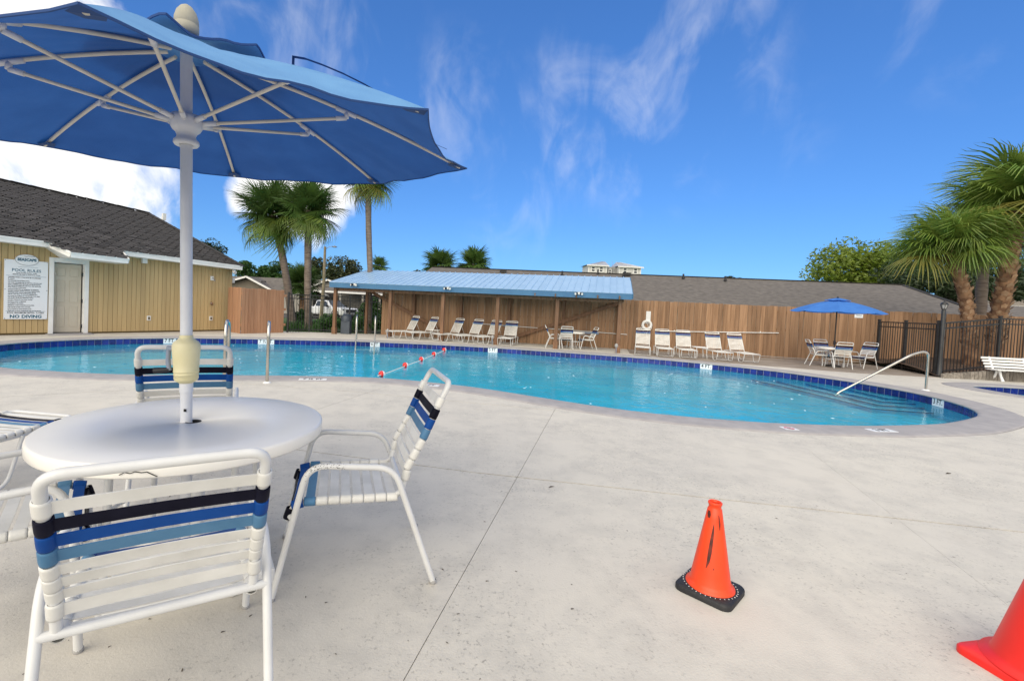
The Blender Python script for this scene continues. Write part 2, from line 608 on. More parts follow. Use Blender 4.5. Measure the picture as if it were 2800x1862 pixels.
def put(me, name, parent=None, loc=(0, 0, 0), rot=(0, 0, 0), scale=(1, 1, 1)):
    o = bpy.data.objects.new(name, me)
    COL.objects.link(o)
    o.location, o.rotation_euler, o.scale = loc, rot, scale
    if parent:
        o.parent = parent
    return o


def bevel_mesh(me, w, seg=2):
    bm = bmesh.new()
    bm.from_mesh(me)
    bmesh.ops.bevel(bm, geom=list(bm.edges), offset=w, segments=seg, affect='EDGES', profile=.6)
    bm.to_mesh(me)
    bm.free()
    return me


def tag(o, label=None, cat=None, group=None, kind=None):
    if label:
        o['label'] = label
    if cat:
        o['category'] = cat
    if group:
        o['group'] = group
    if kind:
        o['kind'] = kind
    return o


def thing(name, label, cat, loc=(0, 0, 0), rz=0.0, group=None):
    o = bpy.data.objects.new(name, None)
    o.empty_display_size = .1
    COL.objects.link(o)
    o.location = loc
    o.rotation_euler = (0, 0, rz)
    return tag(o, label, cat, group)


KIDS = {}


def copy_tree(o, label, loc, rz, scale=None, parent=None):
    c = o.copy()
    COL.objects.link(c)
    if parent is None:
        c.location = loc
        c.rotation_euler = (0, 0, rz)
        c['label'] = label
        if scale:
            c.scale = (scale,) * 3
    else:
        c.parent = parent
    if not KIDS:
        for q in bpy.data.objects:
            if q.parent:
                KIDS.setdefault(q.parent.name, []).append(q)
    for ch in KIDS.get(o.name, []):
        copy_tree(ch, None, None, None, None, c)
    return c


def structure(name, mb, mat, parent=None):
    o = mb.build(name, mat, parent)
    o['kind'] = 'structure'
    return o


def fillet(pts, r, seg=6):
    pts = [Vector(p) for p in pts]
    out = [pts[0]]
    for i in range(1, len(pts) - 1):
        a, b, c = pts[i - 1], pts[i], pts[i + 1]
        u, v = (a - b), (c - b)
        rr = min(r, u.length * .49, v.length * .49)
        p0, p1 = b + u.normalized() * rr, b + v.normalized() * rr
        for k in range(seg + 1):
            t = k / seg
            out.append(p0 * (1 - t) ** 2 + b * 2 * t * (1 - t) + p1 * t ** 2)
    out.append(pts[-1])
    return out


def catmull(P, n=6, closed=True):
    P = [Vector(p) for p in P]
    out = []
    N = len(P)
    for i in range(N if closed else N - 1):
        if closed:
            a, b, c, d = P[(i - 1) % N], P[i], P[(i + 1) % N], P[(i + 2) % N]
        else:
            a, b, c, d = P[max(i - 1, 0)], P[i], P[i + 1], P[min(i + 2, N - 1)]
        for k in range(n):
            t = k / n
            out.append(.5 * ((2 * b) + (c - a) * t + (2 * a - 5 * b + 4 * c - d) * t * t + (3 * b - a - 3 * c + d) * t ** 3))
    if not closed:
        out.append(P[-1])
    return out


def resample(P, step, closed=True):
    P = list(P) + ([P[0]] if closed else [])
    L = [0]
    for a, b in zip(P, P[1:]):
        L.append(L[-1] + (b - a).length)
    n = max(3, round(L[-1] / step))
    out = []
    j = 0
    for k in range(n if closed else n + 1):
        t = L[-1] * k / n
        while j < len(L) - 2 and L[j + 1] < t:
            j += 1
        f = (t - L[j]) / max(L[j + 1] - L[j], 1e-9)
        out.append(P[j].lerp(P[j + 1], f))
    return out


def offset_curve(P, d):
    """closed ccw curve, d>0 outwards"""
    n = len(P)
    out = []
    for i in range(n):
        t = (P[(i + 1) % n] - P[i - 1]).normalized()
        out.append(P[i] + Vector((t.y, -t.x, 0)) * d)
    return out


def text_obj(s, size, name, mat, parent, loc, rot, align='CENTER', sx=1.0, ext=.0008, bold=0.0):
    cu = bpy.data.curves.new('text', 'FONT')
    cu.body = s
    cu.size = size
    cu.align_x = align
    cu.align_y = 'CENTER'
    cu.extrude = ext
    cu.offset = bold
    cu.resolution_u = 2
    t = bpy.data.objects.new('text', cu)
    me = bpy.data.meshes.new_from_object(t)
    bpy.data.objects.remove(t)
    me.materials.clear()
    me.materials.append(mat)
    return put(me, name, parent, loc, rot, (sx, 1, 1))

# ---------------------------------------------------------------- pool outline (world metres, deck at z = 0)
POOL = [(-7.505, 7.472), (-6.82, 7.38), (-6.18, 7.33), (-5.60, 7.35), (-5.207, 7.41), (-3.811, 7.774), (-2.752, 8.019),
        (-1.768, 8.18), (-1.10, 8.14), (-.187, 7.86), (.35, 7.62), (1.297, 7.03), (1.831, 6.70), (2.571, 6.36),
        (3.332, 6.18), (4.097, 6.10), (5.23, 6.16), (5.796, 6.27), (6.359, 6.41), (6.987, 6.62), (7.917, 7.12),
        (8.40, 7.48), (8.80, 7.94), (9.06, 8.42), (9.24, 8.90), (9.36, 9.45), (9.36, 9.97), (9.28, 10.50),
        (9.06, 11.18), (8.30, 12.42), (7.118, 13.40), (5.681, 14.18), (3.826, 14.72), (2.816, 14.96), (.831, 15.36),
        (-1.244, 15.48), (-3.288, 15.36), (-3.916, 15.22), (-6.283, 14.55), (-8.05, 13.82), (-9.0, 13.15), (-9.6, 12.55),
        (-9.95, 12.05), (-10.22, 11.45), (-10.36, 10.9), (-10.34, 10.28), (-9.9, 9.2), (-8.9, 8.15)]
curve = catmull([(x, y, 0) for x, y in POOL], 6)
inner = resample(curve, .157)
NP = len(inner)
outer = offset_curve(inner, .50)
WATER_Z = -.17
FLOOR_Z = -.40
SPA_C = Vector((13.95, 10.35, 0))
SPA = [(12.13, 11.06), (12.55, 11.22), (13.0, 11.27), (13.6, 11.2), (14.6, 11.05), (15.4, 10.6), (15.7, 10.0), (15.3, 9.3), (14.4, 8.9),
       (13.3, 8.9), (12.4, 9.2), (11.95, 9.75), (11.88, 10.3), (11.96, 10.75)]
SPA = SPA[::-1]
spa_in = resample(catmull([(x, y, 0) for x, y in SPA], 6), .157)
spa_out = offset_curve(spa_in, .48)


def coping_mesh(name, ins, w):
    """rounded coping ring: profile as (offset outwards, z)"""
    prof = [(-.004, -.024), (-.022, -.022), (-.028, -.008), (-.018, .006), (.03, .015), (w - .05, .017), (w - .012, .010), (w, -.004), (w, -.03)]
    n = len(ins)
    rings = [[p + Vector((0, 0, z)) for p in offset_curve(ins, o)] for o, z in prof]
    mb = MB()
    vs = [q for rg in rings for q in rg]
    fs = [(i * n + k, i * n + (k + 1) % n, (i + 1) * n + (k + 1) % n, (i + 1) * n + k) for i in range(len(prof) - 1) for k in range(n)]
    mb.add(vs, fs, True)
    o = structure(name, mb, MT['coping'])
    mb = MB()
    a, b = offset_curve(ins, w - .04), offset_curve(ins, w + .05)
    mb.add([(p.x, p.y, -.014) for p in a] + [(p.x, p.y, -.014) for p in b], [(k, (k + 1) % n, n + (k + 1) % n, n + k) for k in range(n)])
    mb.build('edge_joint', MT['joint'], o)
    return o


coping_mesh('pool_coping', inner, .50)
coping_mesh('spa_coping', spa_in, .48)

# ---- deck: one slab sheet with the two pools cut out and saw-cut joints sunk into it
DECK = [(-16, -5), (18.5, -5), (18.5, 12.68), (13.06, 12.68), (13.95, 15.55), (12.2, 16.55), (4.5, 17.75), (-3.4, 19.05), (-6.9, 18.1),
        (-8.2, 18.1), (-15.5, 7.5)]
holes = [offset_curve(inner, .512), offset_curve(spa_in, .492)]
polys = [[Vector((x, y, 0)) for x, y in DECK]] + [list(h) for h in holes]
flat = [p for q in polys for p in q]
bm = bmesh.new()
bv = [bm.verts.new((p.x, p.y, 0)) for p in flat]
for tri in tessellate_polygon(polys):
    try:
        bm.faces.new([bv[i] for i in tri])
    except ValueError:
        pass
bmesh.ops.recalc_face_normals(bm, faces=bm.faces)
if sum(f.normal.z for f in bm.faces) < 0:
    bmesh.ops.reverse_faces(bm, faces=bm.faces)
JOINTS = [((1.30, 6.40), (-.165, 1.654)), ((-.165, 1.654), (-1.05, -1.3)), ((-2.3, 4.33), (.137, 3.788)), ((.137, 3.788), (4.6, 3.03)),
          ((4.6, 3.03), (9.0, 2.3)), ((-7.6, 4.15), (-3.9, 6.72)), ((-2.0, 5.0), (-1.2, 7.55)), ((3.748, 4.981), (2.3, .9)),
          ((-3.6, 7.15), (-1.7, 6.90)), ((-1.7, 6.90), (1.30, 6.25)), ((8.2, 12.35), (13.0, 11.95)), ((9.0, 6.9), (14.5, 5.0)),
          ((-4.4, 1.2), (-1.9, 3.0))]
JW = .0030
JWS = {0: .0019, 1: .0019, 2: .007, 3: .0085, 4: .009, 5: .006, 7: .0008, 8: .007, 9: .008, 11: .0012}
strips = []
for (ax, ay), (bx, by) in JOINTS:
    a, b = Vector((ax, ay, 0)), Vector((bx, by, 0))
    t = (b - a).normalized()
    nn = Vector((-t.y, t.x, 0))
    near = min(a.length, b.length)
    w = JWS.get(len(strips), JW)

    def near_geom():
        lo = [min(a[i], b[i]) - .1 for i in range(2)]
        hi = [max(a[i], b[i]) + .1 for i in range(2)]
        fs = [f for f in bm.faces if not (max(v.co.x for v in f.verts) < lo[0] or min(v.co.x for v in f.verts) > hi[0]
                                          or max(v.co.y for v in f.verts) < lo[1] or min(v.co.y for v in f.verts) > hi[1])]
        return list({e for f in fs for e in f.edges} | set(fs) | {v for f in fs for v in f.verts})
    for pc, pn in ((a + nn * w, nn), (a - nn * w, nn), (a, t), (b, t)):
        bmesh.ops.bisect_plane(bm, geom=near_geom(), plane_co=pc, plane_no=pn, dist=1e-6)
    strips.append((a, t, nn, (b - a).length, w))
dead = []
for f in bm.faces:
    c = f.calc_center_median()
    for a, t, nn, L, w in strips:
        d = c - a
        if abs(d.dot(nn)) < w and 0 < d.dot(t) < L:
            dead.append(f)
            break
bmesh.ops.delete(bm, geom=dead, context='FACES')
ed = [e for e in bm.edges if e.is_boundary]
ex = bmesh.ops.extrude_edge_only(bm, edges=ed)
bmesh.ops.translate(bm, vec=(0, 0, -.05), verts=[v for v in ex['geom'] if isinstance(v, bmesh.types.BMVert)])
me = bpy.data.meshes.new('pool_deck')
bm.to_mesh(me)
bm.free()
me.materials.append(MT['deck'])
tag(put(me, 'pool_deck'), kind='structure')
# filler at the bottom of every joint
mb = MB()
for a, t, nn, L, w in strips:
    mb.quad(a - nn * .02 + Vector((0, 0, -.006)), a + t * L - nn * .02 + Vector((0, 0, -.006)), a + t * L + nn * .02 + Vector((0, 0, -.006)), a + nn * .02 + Vector((0, 0, -.006)))
structure('deck_joint_filler', mb, MT['joint'])

# ---- wide ground beyond the deck
G0 = 700
polys = [[Vector((-G0, -G0, 0)), Vector((G0, -G0, 0)), Vector((G0, G0, 0)), Vector((-G0, G0, 0))], [Vector((x, y, 0)) for x, y in
         [(-15.7, -4.7), (18.2, -4.7), (18.2, 12.5), (12.9, 12.5), (13.75, 15.45), (12.1, 16.4), (4.45, 17.6), (-3.35, 18.85), (-6.8, 17.95), (-8.1, 17.9), (-15.2, 7.5)]]]
flat = [p for q in polys for p in q]
mb = MB()
mb.add([(p.x, p.y, -.045) for p in flat], [tuple(t) for t in tessellate_polygon(polys)])
go = structure('ground', mb, MT['grass'])
bm = bmesh.new()
bm.from_mesh(go.data)
for f in bm.faces:
    if f.normal.z < 0:
        f.normal_flip()
bm.to_mesh(go.data)
bm.free()
# car park and street behind the left fence
mb = MB()
mb.add([(-60, 30, -.03), (3, 30, -.03), (8, 60, -.03), (-60, 60, -.03)], [(0, 1, 2, 3)])
structure('car_park', mb, MT['asphalt'])
mb = MB()
mb.add([(19, 19, .0), (60, 19, .0), (60, 27, .0), (19, 27, .0)], [(0, 1, 2, 3)])
structure('side_road', mb, MT['asphalt'])
# brown stained strip along the fence on the right
mb = MB()
mb.prism([(5.55, 15.55), (5.86, 14.95), (7.30, 13.98), (8.89, 13.55), (10.26, 12.98), (11.2, 12.72), (13.06, 12.64), (13.9, 15.5), (12.1, 16.45), (6.1, 17.4)], -.02, .006)
structure('brown_pavement', mb, MT['paver'])
# planted bank on the far right, rising behind the timber edging
mb = MB()
bank = []
for j in range(7):
    for i in range(13):
        x = 13.0 + i * .9
        y0 = 12.72 + .05 * math.sin(i)
        y = y0 + j * .75
        z = .05 + .065 * j + .02 * math.sin(i * 1.7 + j) + (0.03 if j else 0)
        if x < 14.2 and j > 2:
            z -= .15
        bank.append((x + .16 * j, y, z))
mb.add(bank, [(j * 13 + i, j * 13 + i + 1, (j + 1) * 13 + i + 1, (j + 1) * 13 + i) for j in range(6) for i in range(12)], True)
structure('planting_bank', mb, MT['soil'])

# ---- pool shell, tiles and water
def shell(name, ins, floor_z, spa=False):
    n = len(ins)
    mb = MB()
    vs = []
    for z in (-.02, floor_z):
        vs += [(p.x, p.y, z) for p in ins]
    mb.add(vs, [(k, n + k, n + (k + 1) % n, (k + 1) % n) for k in range(n)])
    o = structure(name, mb, MT['plaster'])
    mb = MB()
    mb.add([(p.x, p.y, floor_z) for p in ins], [tuple(range(n))])
    fl = mb.build('floor', MT['floor'], o)
    fl['kind'] = 'structure'
    return o


pool = shell('swimming_pool', inner, FLOOR_Z)
spa = shell('spa_pool', spa_in, FLOOR_Z)
tile_mb = MB()
tile_mb.box((0, 0, 0), (.148, .012, .146))
tile_me = bevel_mesh(tile_mb.mesh('tile', MT['tile']), .004, 1)
grout_mb = {}


def tiles(ins, par, skip):
    n = len(ins)
    mb = MB()
    for k in range(n):
        a, b = ins[k], ins[(k + 1) % n]
        mid = (a + b) / 2
        t = (b - a).normalized()
        inn = Vector((-t.y, t.x, 0))               # towards the water (curve runs counter-clockwise)
        mb.quad(*[p + inn * .002 + Vector((0, 0, z)) for p, z in ((a, -.165), (b, -.165), (b, -.02), (a, -.02))])
        if inn.dot(-mid) < -.5 or k in skip:
            continue
        if mid.length > 21:
            continue
        put(tile_me, 'tile', par, mid + inn * .005 + Vector((0, 0, -.094)), (0, 0, math.atan2(t.y, t.x)))
    mb.build('grout_band', MT['grout'], par)


MARKS = [('7 FT.', (-8.38, 13.50)), ('7 ½ FT.', (-6.10, 14.60)), ('6 FT.', (-2.88, 15.40)), ('5 FT.', (1.10, 15.30)), ('4 FT.', (7.22, 13.36)), ('3 FT.', (9.235, 8.86))]
skip = set()
spots = []
for s, q in MARKS:
    w = 3 if '½' in s else 2
    k0 = min(range(NP), key=lambda k: (inner[k] - Vector((*q, 0))).length)
    ks = [(k0 + i) % NP for i in range(w)]
    skip |= set(ks)
    spots.append((s, ks, w))
tiles(inner, pool, skip)
tiles(spa_in, spa, set())
for s, ks, w in spots:
    a, b = inner[ks[0]], inner[(ks[-1] + 1) % NP]
    mid, t = (a + b) / 2, (b - a).normalized()
    inn = Vector((-t.y, t.x, 0))
    rz = math.atan2(-t.y, -t.x)
    mb = MB()
    for i in range(w):
        c = (i - (w - 1) / 2) * .157
        mb.box((c, 0, 0), (.153, .014, .15))
    m = mb.build('depth_marker_tile', MT['signwhite'], pool, mid + inn * .006 + Vector((0, 0, -.092)), (0, 0, rz))
    text_obj(s, .145, 'depth_lettering', MT['inkblack'], m, (0, -.0078, .012), (R(90), 0, 0), sx=.86, bold=.002)
# floor line under the rope
mb = MB()
mb.bar((-2.25, 13.3, -.392), (-1.45, 17.0, -.392), .16, .004)
mb.bar((-2.25, 13.3, -.392), (-2.55, 10.2, -.392), .16, .004)
# submerged entry steps in the right-hand corner
STEPS = [(-.19, [(9.05, 10.95), (9.02, 9.80), (9.36, 9.72), (10.0, 9.7), (10.0, 11.6)]),
         (-.235, [(8.75, 11.95), (8.72, 10.70), (8.76, 9.65), (9.36, 9.54), (10, 9.5), (10, 12.2)]),
         (-.28, [(8.36, 12.5), (8.42, 11.2), (8.50, 10.45), (8.52, 9.45), (8.78, 9.42), (9.36, 9.34), (10, 9.3), (10, 12.8)]),
         (-.325, [(7.95, 12.9), (8.15, 11.6), (8.25, 10.19), (8.22, 9.27), (9.1, 9.12), (10, 9.0), (10, 13.2)])]
for z, poly in STEPS:
    mb = MB()
    mb.prism(poly[::-1] if False else poly, FLOOR_Z - .02, z)
    st = mb.build('step', MT['plaster'], pool)
    mb = MB()
    m = len(poly) - (2 if poly[-1][0] == 10 and poly[-2][0] == 10 else 1)
    for i in range(m):
        a, b = poly[i], poly[i + 1]
        if a[0] > 9.3:
            continue
        mb.bar((a[0], a[1], z + .003), (b[0], b[1], z + .003), .030, .01)
    mb.build('step_nosing_line', MT['ink'], st)


def sheet(name, ins):
    g = offset_curve(ins, .0)
    mb = MB()
    mb.add([(p.x, p.y, WATER_Z) for p in g], [tuple(range(len(g)))])
    return structure(name, mb, MT['water'])


sheet('pool_water', inner)
sheet('spa_water', spa_in)


def in_poly(x, y, P):
    c = False
    n = len(P)
    for i in range(n):
        a, b = P[i], P[i - 1]
        if (a.y > y) != (b.y > y) and x < (b.x - a.x) * (y - a.y) / (b.y - a.y) + a.x:
            c = not c
    return c


# small splashes where rain drops hit the water
mb = MB()
rs = random.Random(3)
cnt = 0
while cnt < 100:
    x, y = rs.uniform(-10, 9), rs.uniform(6.4, 15)
    if not in_poly(x, y, inner):
        continue
    cnt += 1
    r = rs.uniform(.010, .028) * (1 + .02 * y)
    for rad, h in ((r, .0025), (r * .3, .006)):
        mb.lathe([(rad * .8, 0), (rad * .9, h), (rad, 0)], 10, (x, y, WATER_Z + .0005))
# the return jet's churn near the left coping
for i in range(90):
    a = rs.gauss(0, 1)
    x, y = -5.25 + a * .42, 7.95 + rs.gauss(0, .13) + .05 * a
    r = rs.uniform(.015, .05)
    mb.lathe([(r * .7, 0), (r * .9, .004), (r, 0)], 8, (x, y, WATER_Z + .0005))
tag(mb.build('rain_splash', MT['foam']), 'white rain splashes dotting the pool water', 'water drops', kind='stuff')
# leaf bits on the deck
mb = MB()
for i in range(110):
    if i < 60:
        x, y = rs.uniform(-1.6, .6), rs.uniform(1.0, 2.4)
        s = rs.uniform(.002, .006)
    else:
        x, y = rs.uniform(-3, 7), rs.uniform(1.2, 6)
        s = rs.uniform(.0025, .007)
    if in_poly(x, y, outer):
        continue
    a = rs.uniform(0, 6.28)
    mt = Matrix.Translation((x, y, .002)) @ Matrix.Rotation(a, 4, 'Z')
    mb.add([(-s * 1.6, -s * .5, 0), (s * 1.2, -s * .4, .001), (s * 1.6, s * .3, 0), (-s, s * .5, .002)], [(0, 1, 2, 3)], False, mt)
for x, y, a, s in ((4.63, 4.35, .2, .03), (5.0, 3.95, -.3, .028), (5.15, 4.0, .1, .018), (.72, 3.55, .4, .02)):
    mt = Matrix.Translation((x, y, .003)) @ Matrix.Rotation(a, 4, 'Z')
    mb.add([(-s * 1.6, -s * .3, 0), (0, -s * .35, .004), (s * 1.6, s * .1, 0), (0, s * .35, .005)], [(0, 1, 2, 3)], False, mt)
tag(mb.build('leaf_litter', MT['debris']), 'tiny dark leaf bits scattered over the pale deck', 'leaf litter', kind='stuff')

# depth markers let into the near coping
def coping_marker(x, y, rz, txt, w, label, sym=False):
    t = thing('coping_marker', label, 'depth marker', (x, y, .0175), rz, 'depth markers in the near coping')
    mb = MB()
    mb.box((0, 0, 0), (w, .14, .006))
    mb.build('tile', MT['signwhite'], t)
    if sym:
        mb = MB()
        n = 28
        for k in range(n):
            a, b = 2 * math.pi * k / n, 2 * math.pi * (k + 1) / n
            mb.quad(*[(r * math.cos(q), r * math.sin(q), .0042) for r, q in ((.046, a), (.058, a), (.058, b), (.046, b))])
        mb.bar((-.036, .036, .0050), (.036, -.036, .0050), .010, .001)
        mb.build('no_diving_ring', MT['floatred'], t)
        mb = MB()
        mb.bar((-.03, -.01, .0045), (.015, .015, .0045), .011, .001)
        mb.lathe([(.001, .0045), (.009, .0046)], 10, (.026, .022, 0))
        mb.bar((-.042, -.035, .0045), (.042, -.035, .0045), .006, .001)
        mb.build('diver_symbol', MT['inkblack'], t)
    else:
        text_obj(txt, .125, 'depth_lettering', MT['inkblack'], t, (0, 0, .0045), (0, 0, 0), sx=.85, bold=.003)


coping_marker(-2.50, 7.68, .22, '7 ½ FT', .44, 'white depth marker tile in the coping beside the pole rail, left end')
coping_marker(-.56, 7.66, -.22, '5 FT', .34, 'white depth marker tile in coping behind the right chair back')
coping_marker(4.13, 5.80, -.02, '', .16, 'small white no diving tile in the near coping', True)
coping_marker(5.41, 5.93, .12, '3 FT', .34, 'white 3 FT depth marker tile in the near coping')

# ---------------------------------------------------------------- strap chairs
BACK = [(-.05, .985), (0, .885), (.083, .689), (.138, .586), (.165, .47)]


def along(P, d):
    for (ax, az), (bx, bz) in zip(P, P[1:]):
        L = math.hypot(bx - ax, bz - az)
        if d <= L:
            f = d / L
            return ax + (bx - ax) * f, az + (bz - az) * f, math.atan2(bz - az, bx - ax)
        d -= L
    L = math.hypot(bx - ax, bz - az)
    return bx + (bx - ax) / L * d, bz + (bz - az) / L * d, math.atan2(bz - az, bx - ax)


def strap_mesh(w, y, mat, sleeve=.0205, off=.006, taper=True):
    mb = MB()
    # plate, very slightly sagging, wrapped round the tube at both ends
    ny = 6
    pw = w * .87
    vs = []
    for i in range(ny + 1):
        yy = -y + 2 * y * i / ny
        sag = off - .007 * (1 - (yy / y) ** 2)
        for x, z in ((-pw / 2, -.0016), (pw / 2, -.0016), (pw / 2, .0016), (-pw / 2, .0016)):
            vs.append((x, yy, z + sag))
    fs = []
    for i in range(ny):
        for k in range(4):
            fs.append((i * 4 + k, i * 4 + (k + 1) % 4, i * 4 + 4 + (k + 1) % 4, i * 4 + 4 + k))
    mb.add(vs, fs)
    for s in (-1, 1):
        rot = Matrix.Translation((0, s * y, 0)) @ Matrix.Rotation(R(90), 4, 'Y')
        h = w / 2 + .002
        prof = [(sleeve - .004, -h), (sleeve - .0004, -h + .0006), (sleeve + .0004, -h * .7), (sleeve + .0006, 0), (sleeve + .0004, h * .7), (sleeve - .0004, h - .0006), (sleeve - .004, h)]
        mb.lathe(prof, 14, (0, 0, 0), True, rot)
    return mb.mesh('strap', mat)


CY = .245
CW = .0525
SM = {k: strap_mesh(.0475, CY, MT[k]) for k in ('strap_w', 'strap_n', 'strap_b', 'strap_s')}


def make_chair(label, loc, rz, group):
    t = thing('strap_chair', label, 'chair', loc, rz, group)
    X = lambda u: u - .37
    for s in (1, -1):
        mb = MB()
        y = s * .287
        mb.tube(fillet([(X(.745), y, .006), (X(.607), y, .612), (X(.215), y, .585), (X(0), y, .006)], .085, 7), .0148, 12)
        o = mb.build('arm_frame', MT['tube'], t)
        for u in (.745, 0):
            f = MB()
            f.lathe([(.0152, 0), (.0168, .002), (.0168, .016), (.0155, .018)], 12)
            f.build('rubber_foot', MT['rubber'], o, (X(u), y, 0))
    mb = MB()
    pts = [(X(.172), CY, .445)] + [(X(u), CY, z) for u, z in (BACK[3], BACK[2], BACK[1])] + [(X(-.05), CY, .985), (X(-.05), -CY, .985)] + \
          [(X(u), -CY, z) for u, z in (BACK[1], BACK[2], BACK[3])] + [(X(.172), -CY, .445)]
    mb.tube(fillet(pts[3:7], .10, 8)[:0] or fillet(pts, .075, 7), .0148, 12)
    mb.build('back_frame', MT['tube'], t)
    mb = MB()
    sp = [(X(.172), CY, .452), (X(.21), CY, .428), (X(.60), CY, .430), (X(.672), CY, .412), (X(.690), CY, .345)]
    sp = sp + [(a, -b, c) for a, b, c in sp[::-1]]
    mb.tube(fillet(sp, .04, 5), .0140, 10)
    mb.build('seat_frame', MT['tube'], t)
    mb = MB()
    mb.tube([(X(.165), -.285, .452), (X(.165), .285, .452)], .0150, 12)
    mb.build('crossbar', MT['tube'], t)
    mb = MB()
    for s in (1, -1):
        mb.tube([(X(.688), s * CY, .372), (X(.664), s * .285, .372)], .0125, 10)
    mb.build('front_bracket', MT['tube'], t)
    seq = ['strap_w', 'strap_n', 'strap_b', 'strap_s'] + ['strap_w'] * 4
    for i, k in enumerate(seq):
        u, z, a = along(BACK[1:], -.004 + .0545 * i + (.006 if i else 0))
        put(SM[k], 'strap', t, (X(u), 0, z), (0, -a + math.pi, 0))
    seat = [(.690, .362), (.680, .395), (.652, .420), (.60, .430), (.21, .428), (.18, .445)]
    seq = ['strap_n', 'strap_b', 'strap_s'] + ['strap_w'] * 7
    for i, k in enumerate(seq):
        u, z, a = along(seat, .020 + .0545 * i)
        put(SM[k], 'strap', t, (X(u), 0, z), (0, -a + math.pi, 0))
    return t


TBL = Vector((-1.3216, 2.2697, 0))
NEARG = 'strap chairs around the near round table'
chair = make_chair('strap chair seen from behind, its backrest standing in front of the cracked table rim', (-.968, 1.535, 0), R(120.6), NEARG)
rc_ = copy_tree(chair, 'strap chair standing clear of the near table, side view, chipped armrest', (-.5345, 2.4302, 0), R(195.2))
copy_tree(chair, 'strap chair between the near table and pool, its backrest behind the yellowed crank', (-1.965, 3.33, 0), R(116), 1.04)
copy_tree(chair, 'strap chair cut off at the side, its seat tucked under the near table', (-1.90, 1.85, 0), R(38))
FARG = 'strap chairs around the far umbrella table'
UMB2 = Vector((11.317, 14.074, 0))
CS = .80
copy_tree(chair, 'leftmost strap chair at the far blue umbrella table, side view', (10.99, 14.36, .006), R(-20), CS)
copy_tree(chair, 'strap chair behind the far umbrella table, close to the fence', (11.42, 14.66, .006), R(-98), CS)
copy_tree(chair, 'strap chair in front of the far umbrella table, back to the pool', (11.27, 13.93, .006), R(74), CS)
copy_tree(chair, 'rightmost strap chair at the far umbrella table, next to the black fence', (12.25, 14.24, .006), R(196), CS)
PERG = 'strap chairs at the table under the pergola'
copy_tree(chair, 'left strap chair at the pergola table, in profile facing right', (3.14, 16.35, 0), R(-8), CS)
copy_tree(chair, 'strap chair with its back to the pool at the pergola table', (3.50, 16.22, 0), R(88), CS)
copy_tree(chair, 'right strap chair at the pergola table, in profile facing left', (4.30, 16.34, 0), R(184), CS)
chair.scale = (1, 1, .955)
for o in list(COL.objects):
    if o.get('label', '').find('far') >= 0 and o.get('category') == 'chair' and 'umbrella' in o['label'] and 'pole' not in o['label']:
        o['group'] = FARG
    elif 'pergola table' in o.get('label', ''):
        o['group'] = PERG

# chipped paint round the front bend of the right chair's near armrest
mb = MB()
rch = random.Random(8)
path_ = fillet([(.745 - .37, .287, .006), (.607 - .37, .287, .612), (.215 - .37, .287, .585)], .085, 9)
for i in range(95):
    k = min(len(path_) - 2, int(rch.triangular(0, 13, 8)) + 1)
    a_, b_ = path_[k], path_[k + 1]
    t_ = (b_ - a_).normalized()
    p_ = a_.lerp(b_, rch.random() * min(1, .09 / max((b_ - a_).length, 1e-6)) if k < 2 or k >= len(path_) - 2 else rch.random())
    n1 = Vector((0, 1, 0))
    n2 = t_.cross(n1).normalized()
    an = rch.gauss(.5, .8)
    o_ = (n1 * math.cos(an) + (n2 if n2.z > 0 else -n2) * math.sin(an))
    c_ = p_ + o_ * .01505
    s1 = t_
    s2 = o_.cross(s1).normalized()
    w_, h_ = rch.uniform(.0008, .004), rch.uniform(.0006, .0022)
    mb.add([c_ - s1 * w_ - s2 * h_ * .4, c_ - s2 * h_ + s1 * w_ * .2, c_ + s1 * w_ + s2 * h_ * .2, c_ + s2 * h_], [(0, 1, 2, 3)])
ch_ = mb.build('paint_chip', MT['dark'], rc_)
ch_['kind'] = 'stuff'

# ---------------------------------------------------------------- near table
def round_table(label, loc, r, h, group=None, low=False):
    t = thing('round_table', label, 'table', loc, 0, group)
    mb = MB()
    n = 96 if not low else 28
    mb.lathe([(.03, h - .026), (r - .05, h - .028), (r - .022, h - .058), (r - .006, h - .057), (r - .001, h - .050), (r, h - .012), (r - .002, h - .005), (r - .007, h - .001), (r - .012, h), (.032, h), (.030, h - .03)], n)
    top = mb.build('tabletop', MT['tabletop'], t)
    if not low:
        mb = MB()
        mb.lathe([(.0292, h - .03), (.0292, h + .0012), (.036, h + .0012), (.036, h - .001)], 24)
        mb.build('hole_grommet', MT['dark'], top)
    mb = MB()
    mb.lathe([(r * .55, .10 * h), (r * .55, .10 * h + .02)], n // 2)
    q = r * .60
    for k in range(4):
        a = math.pi / 4 + k * math.pi / 2 + .25
        ca, sa = math.cos(a), math.sin(a)
        mb = MB()
        mb.tube(fillet([(ca * q * .40, sa * q * .40, h - .035), (ca * q * .95, sa * q * .95, h - .05), (ca * q * 1.0, sa * q * 1.0, .004)], .06, 5), .016 if not low else .014, 10)
        mb.build('leg', MT['tube'], t)
    mb = MB()
    ring = [(q * .97 * math.cos(k * math.pi / 16), q * .97 * math.sin(k * math.pi / 16), h * .42) for k in range(33)]
    mb.tube(ring, .010, 8, False)
    mb.build('brace_ring', MT['tube'], t)
    return t


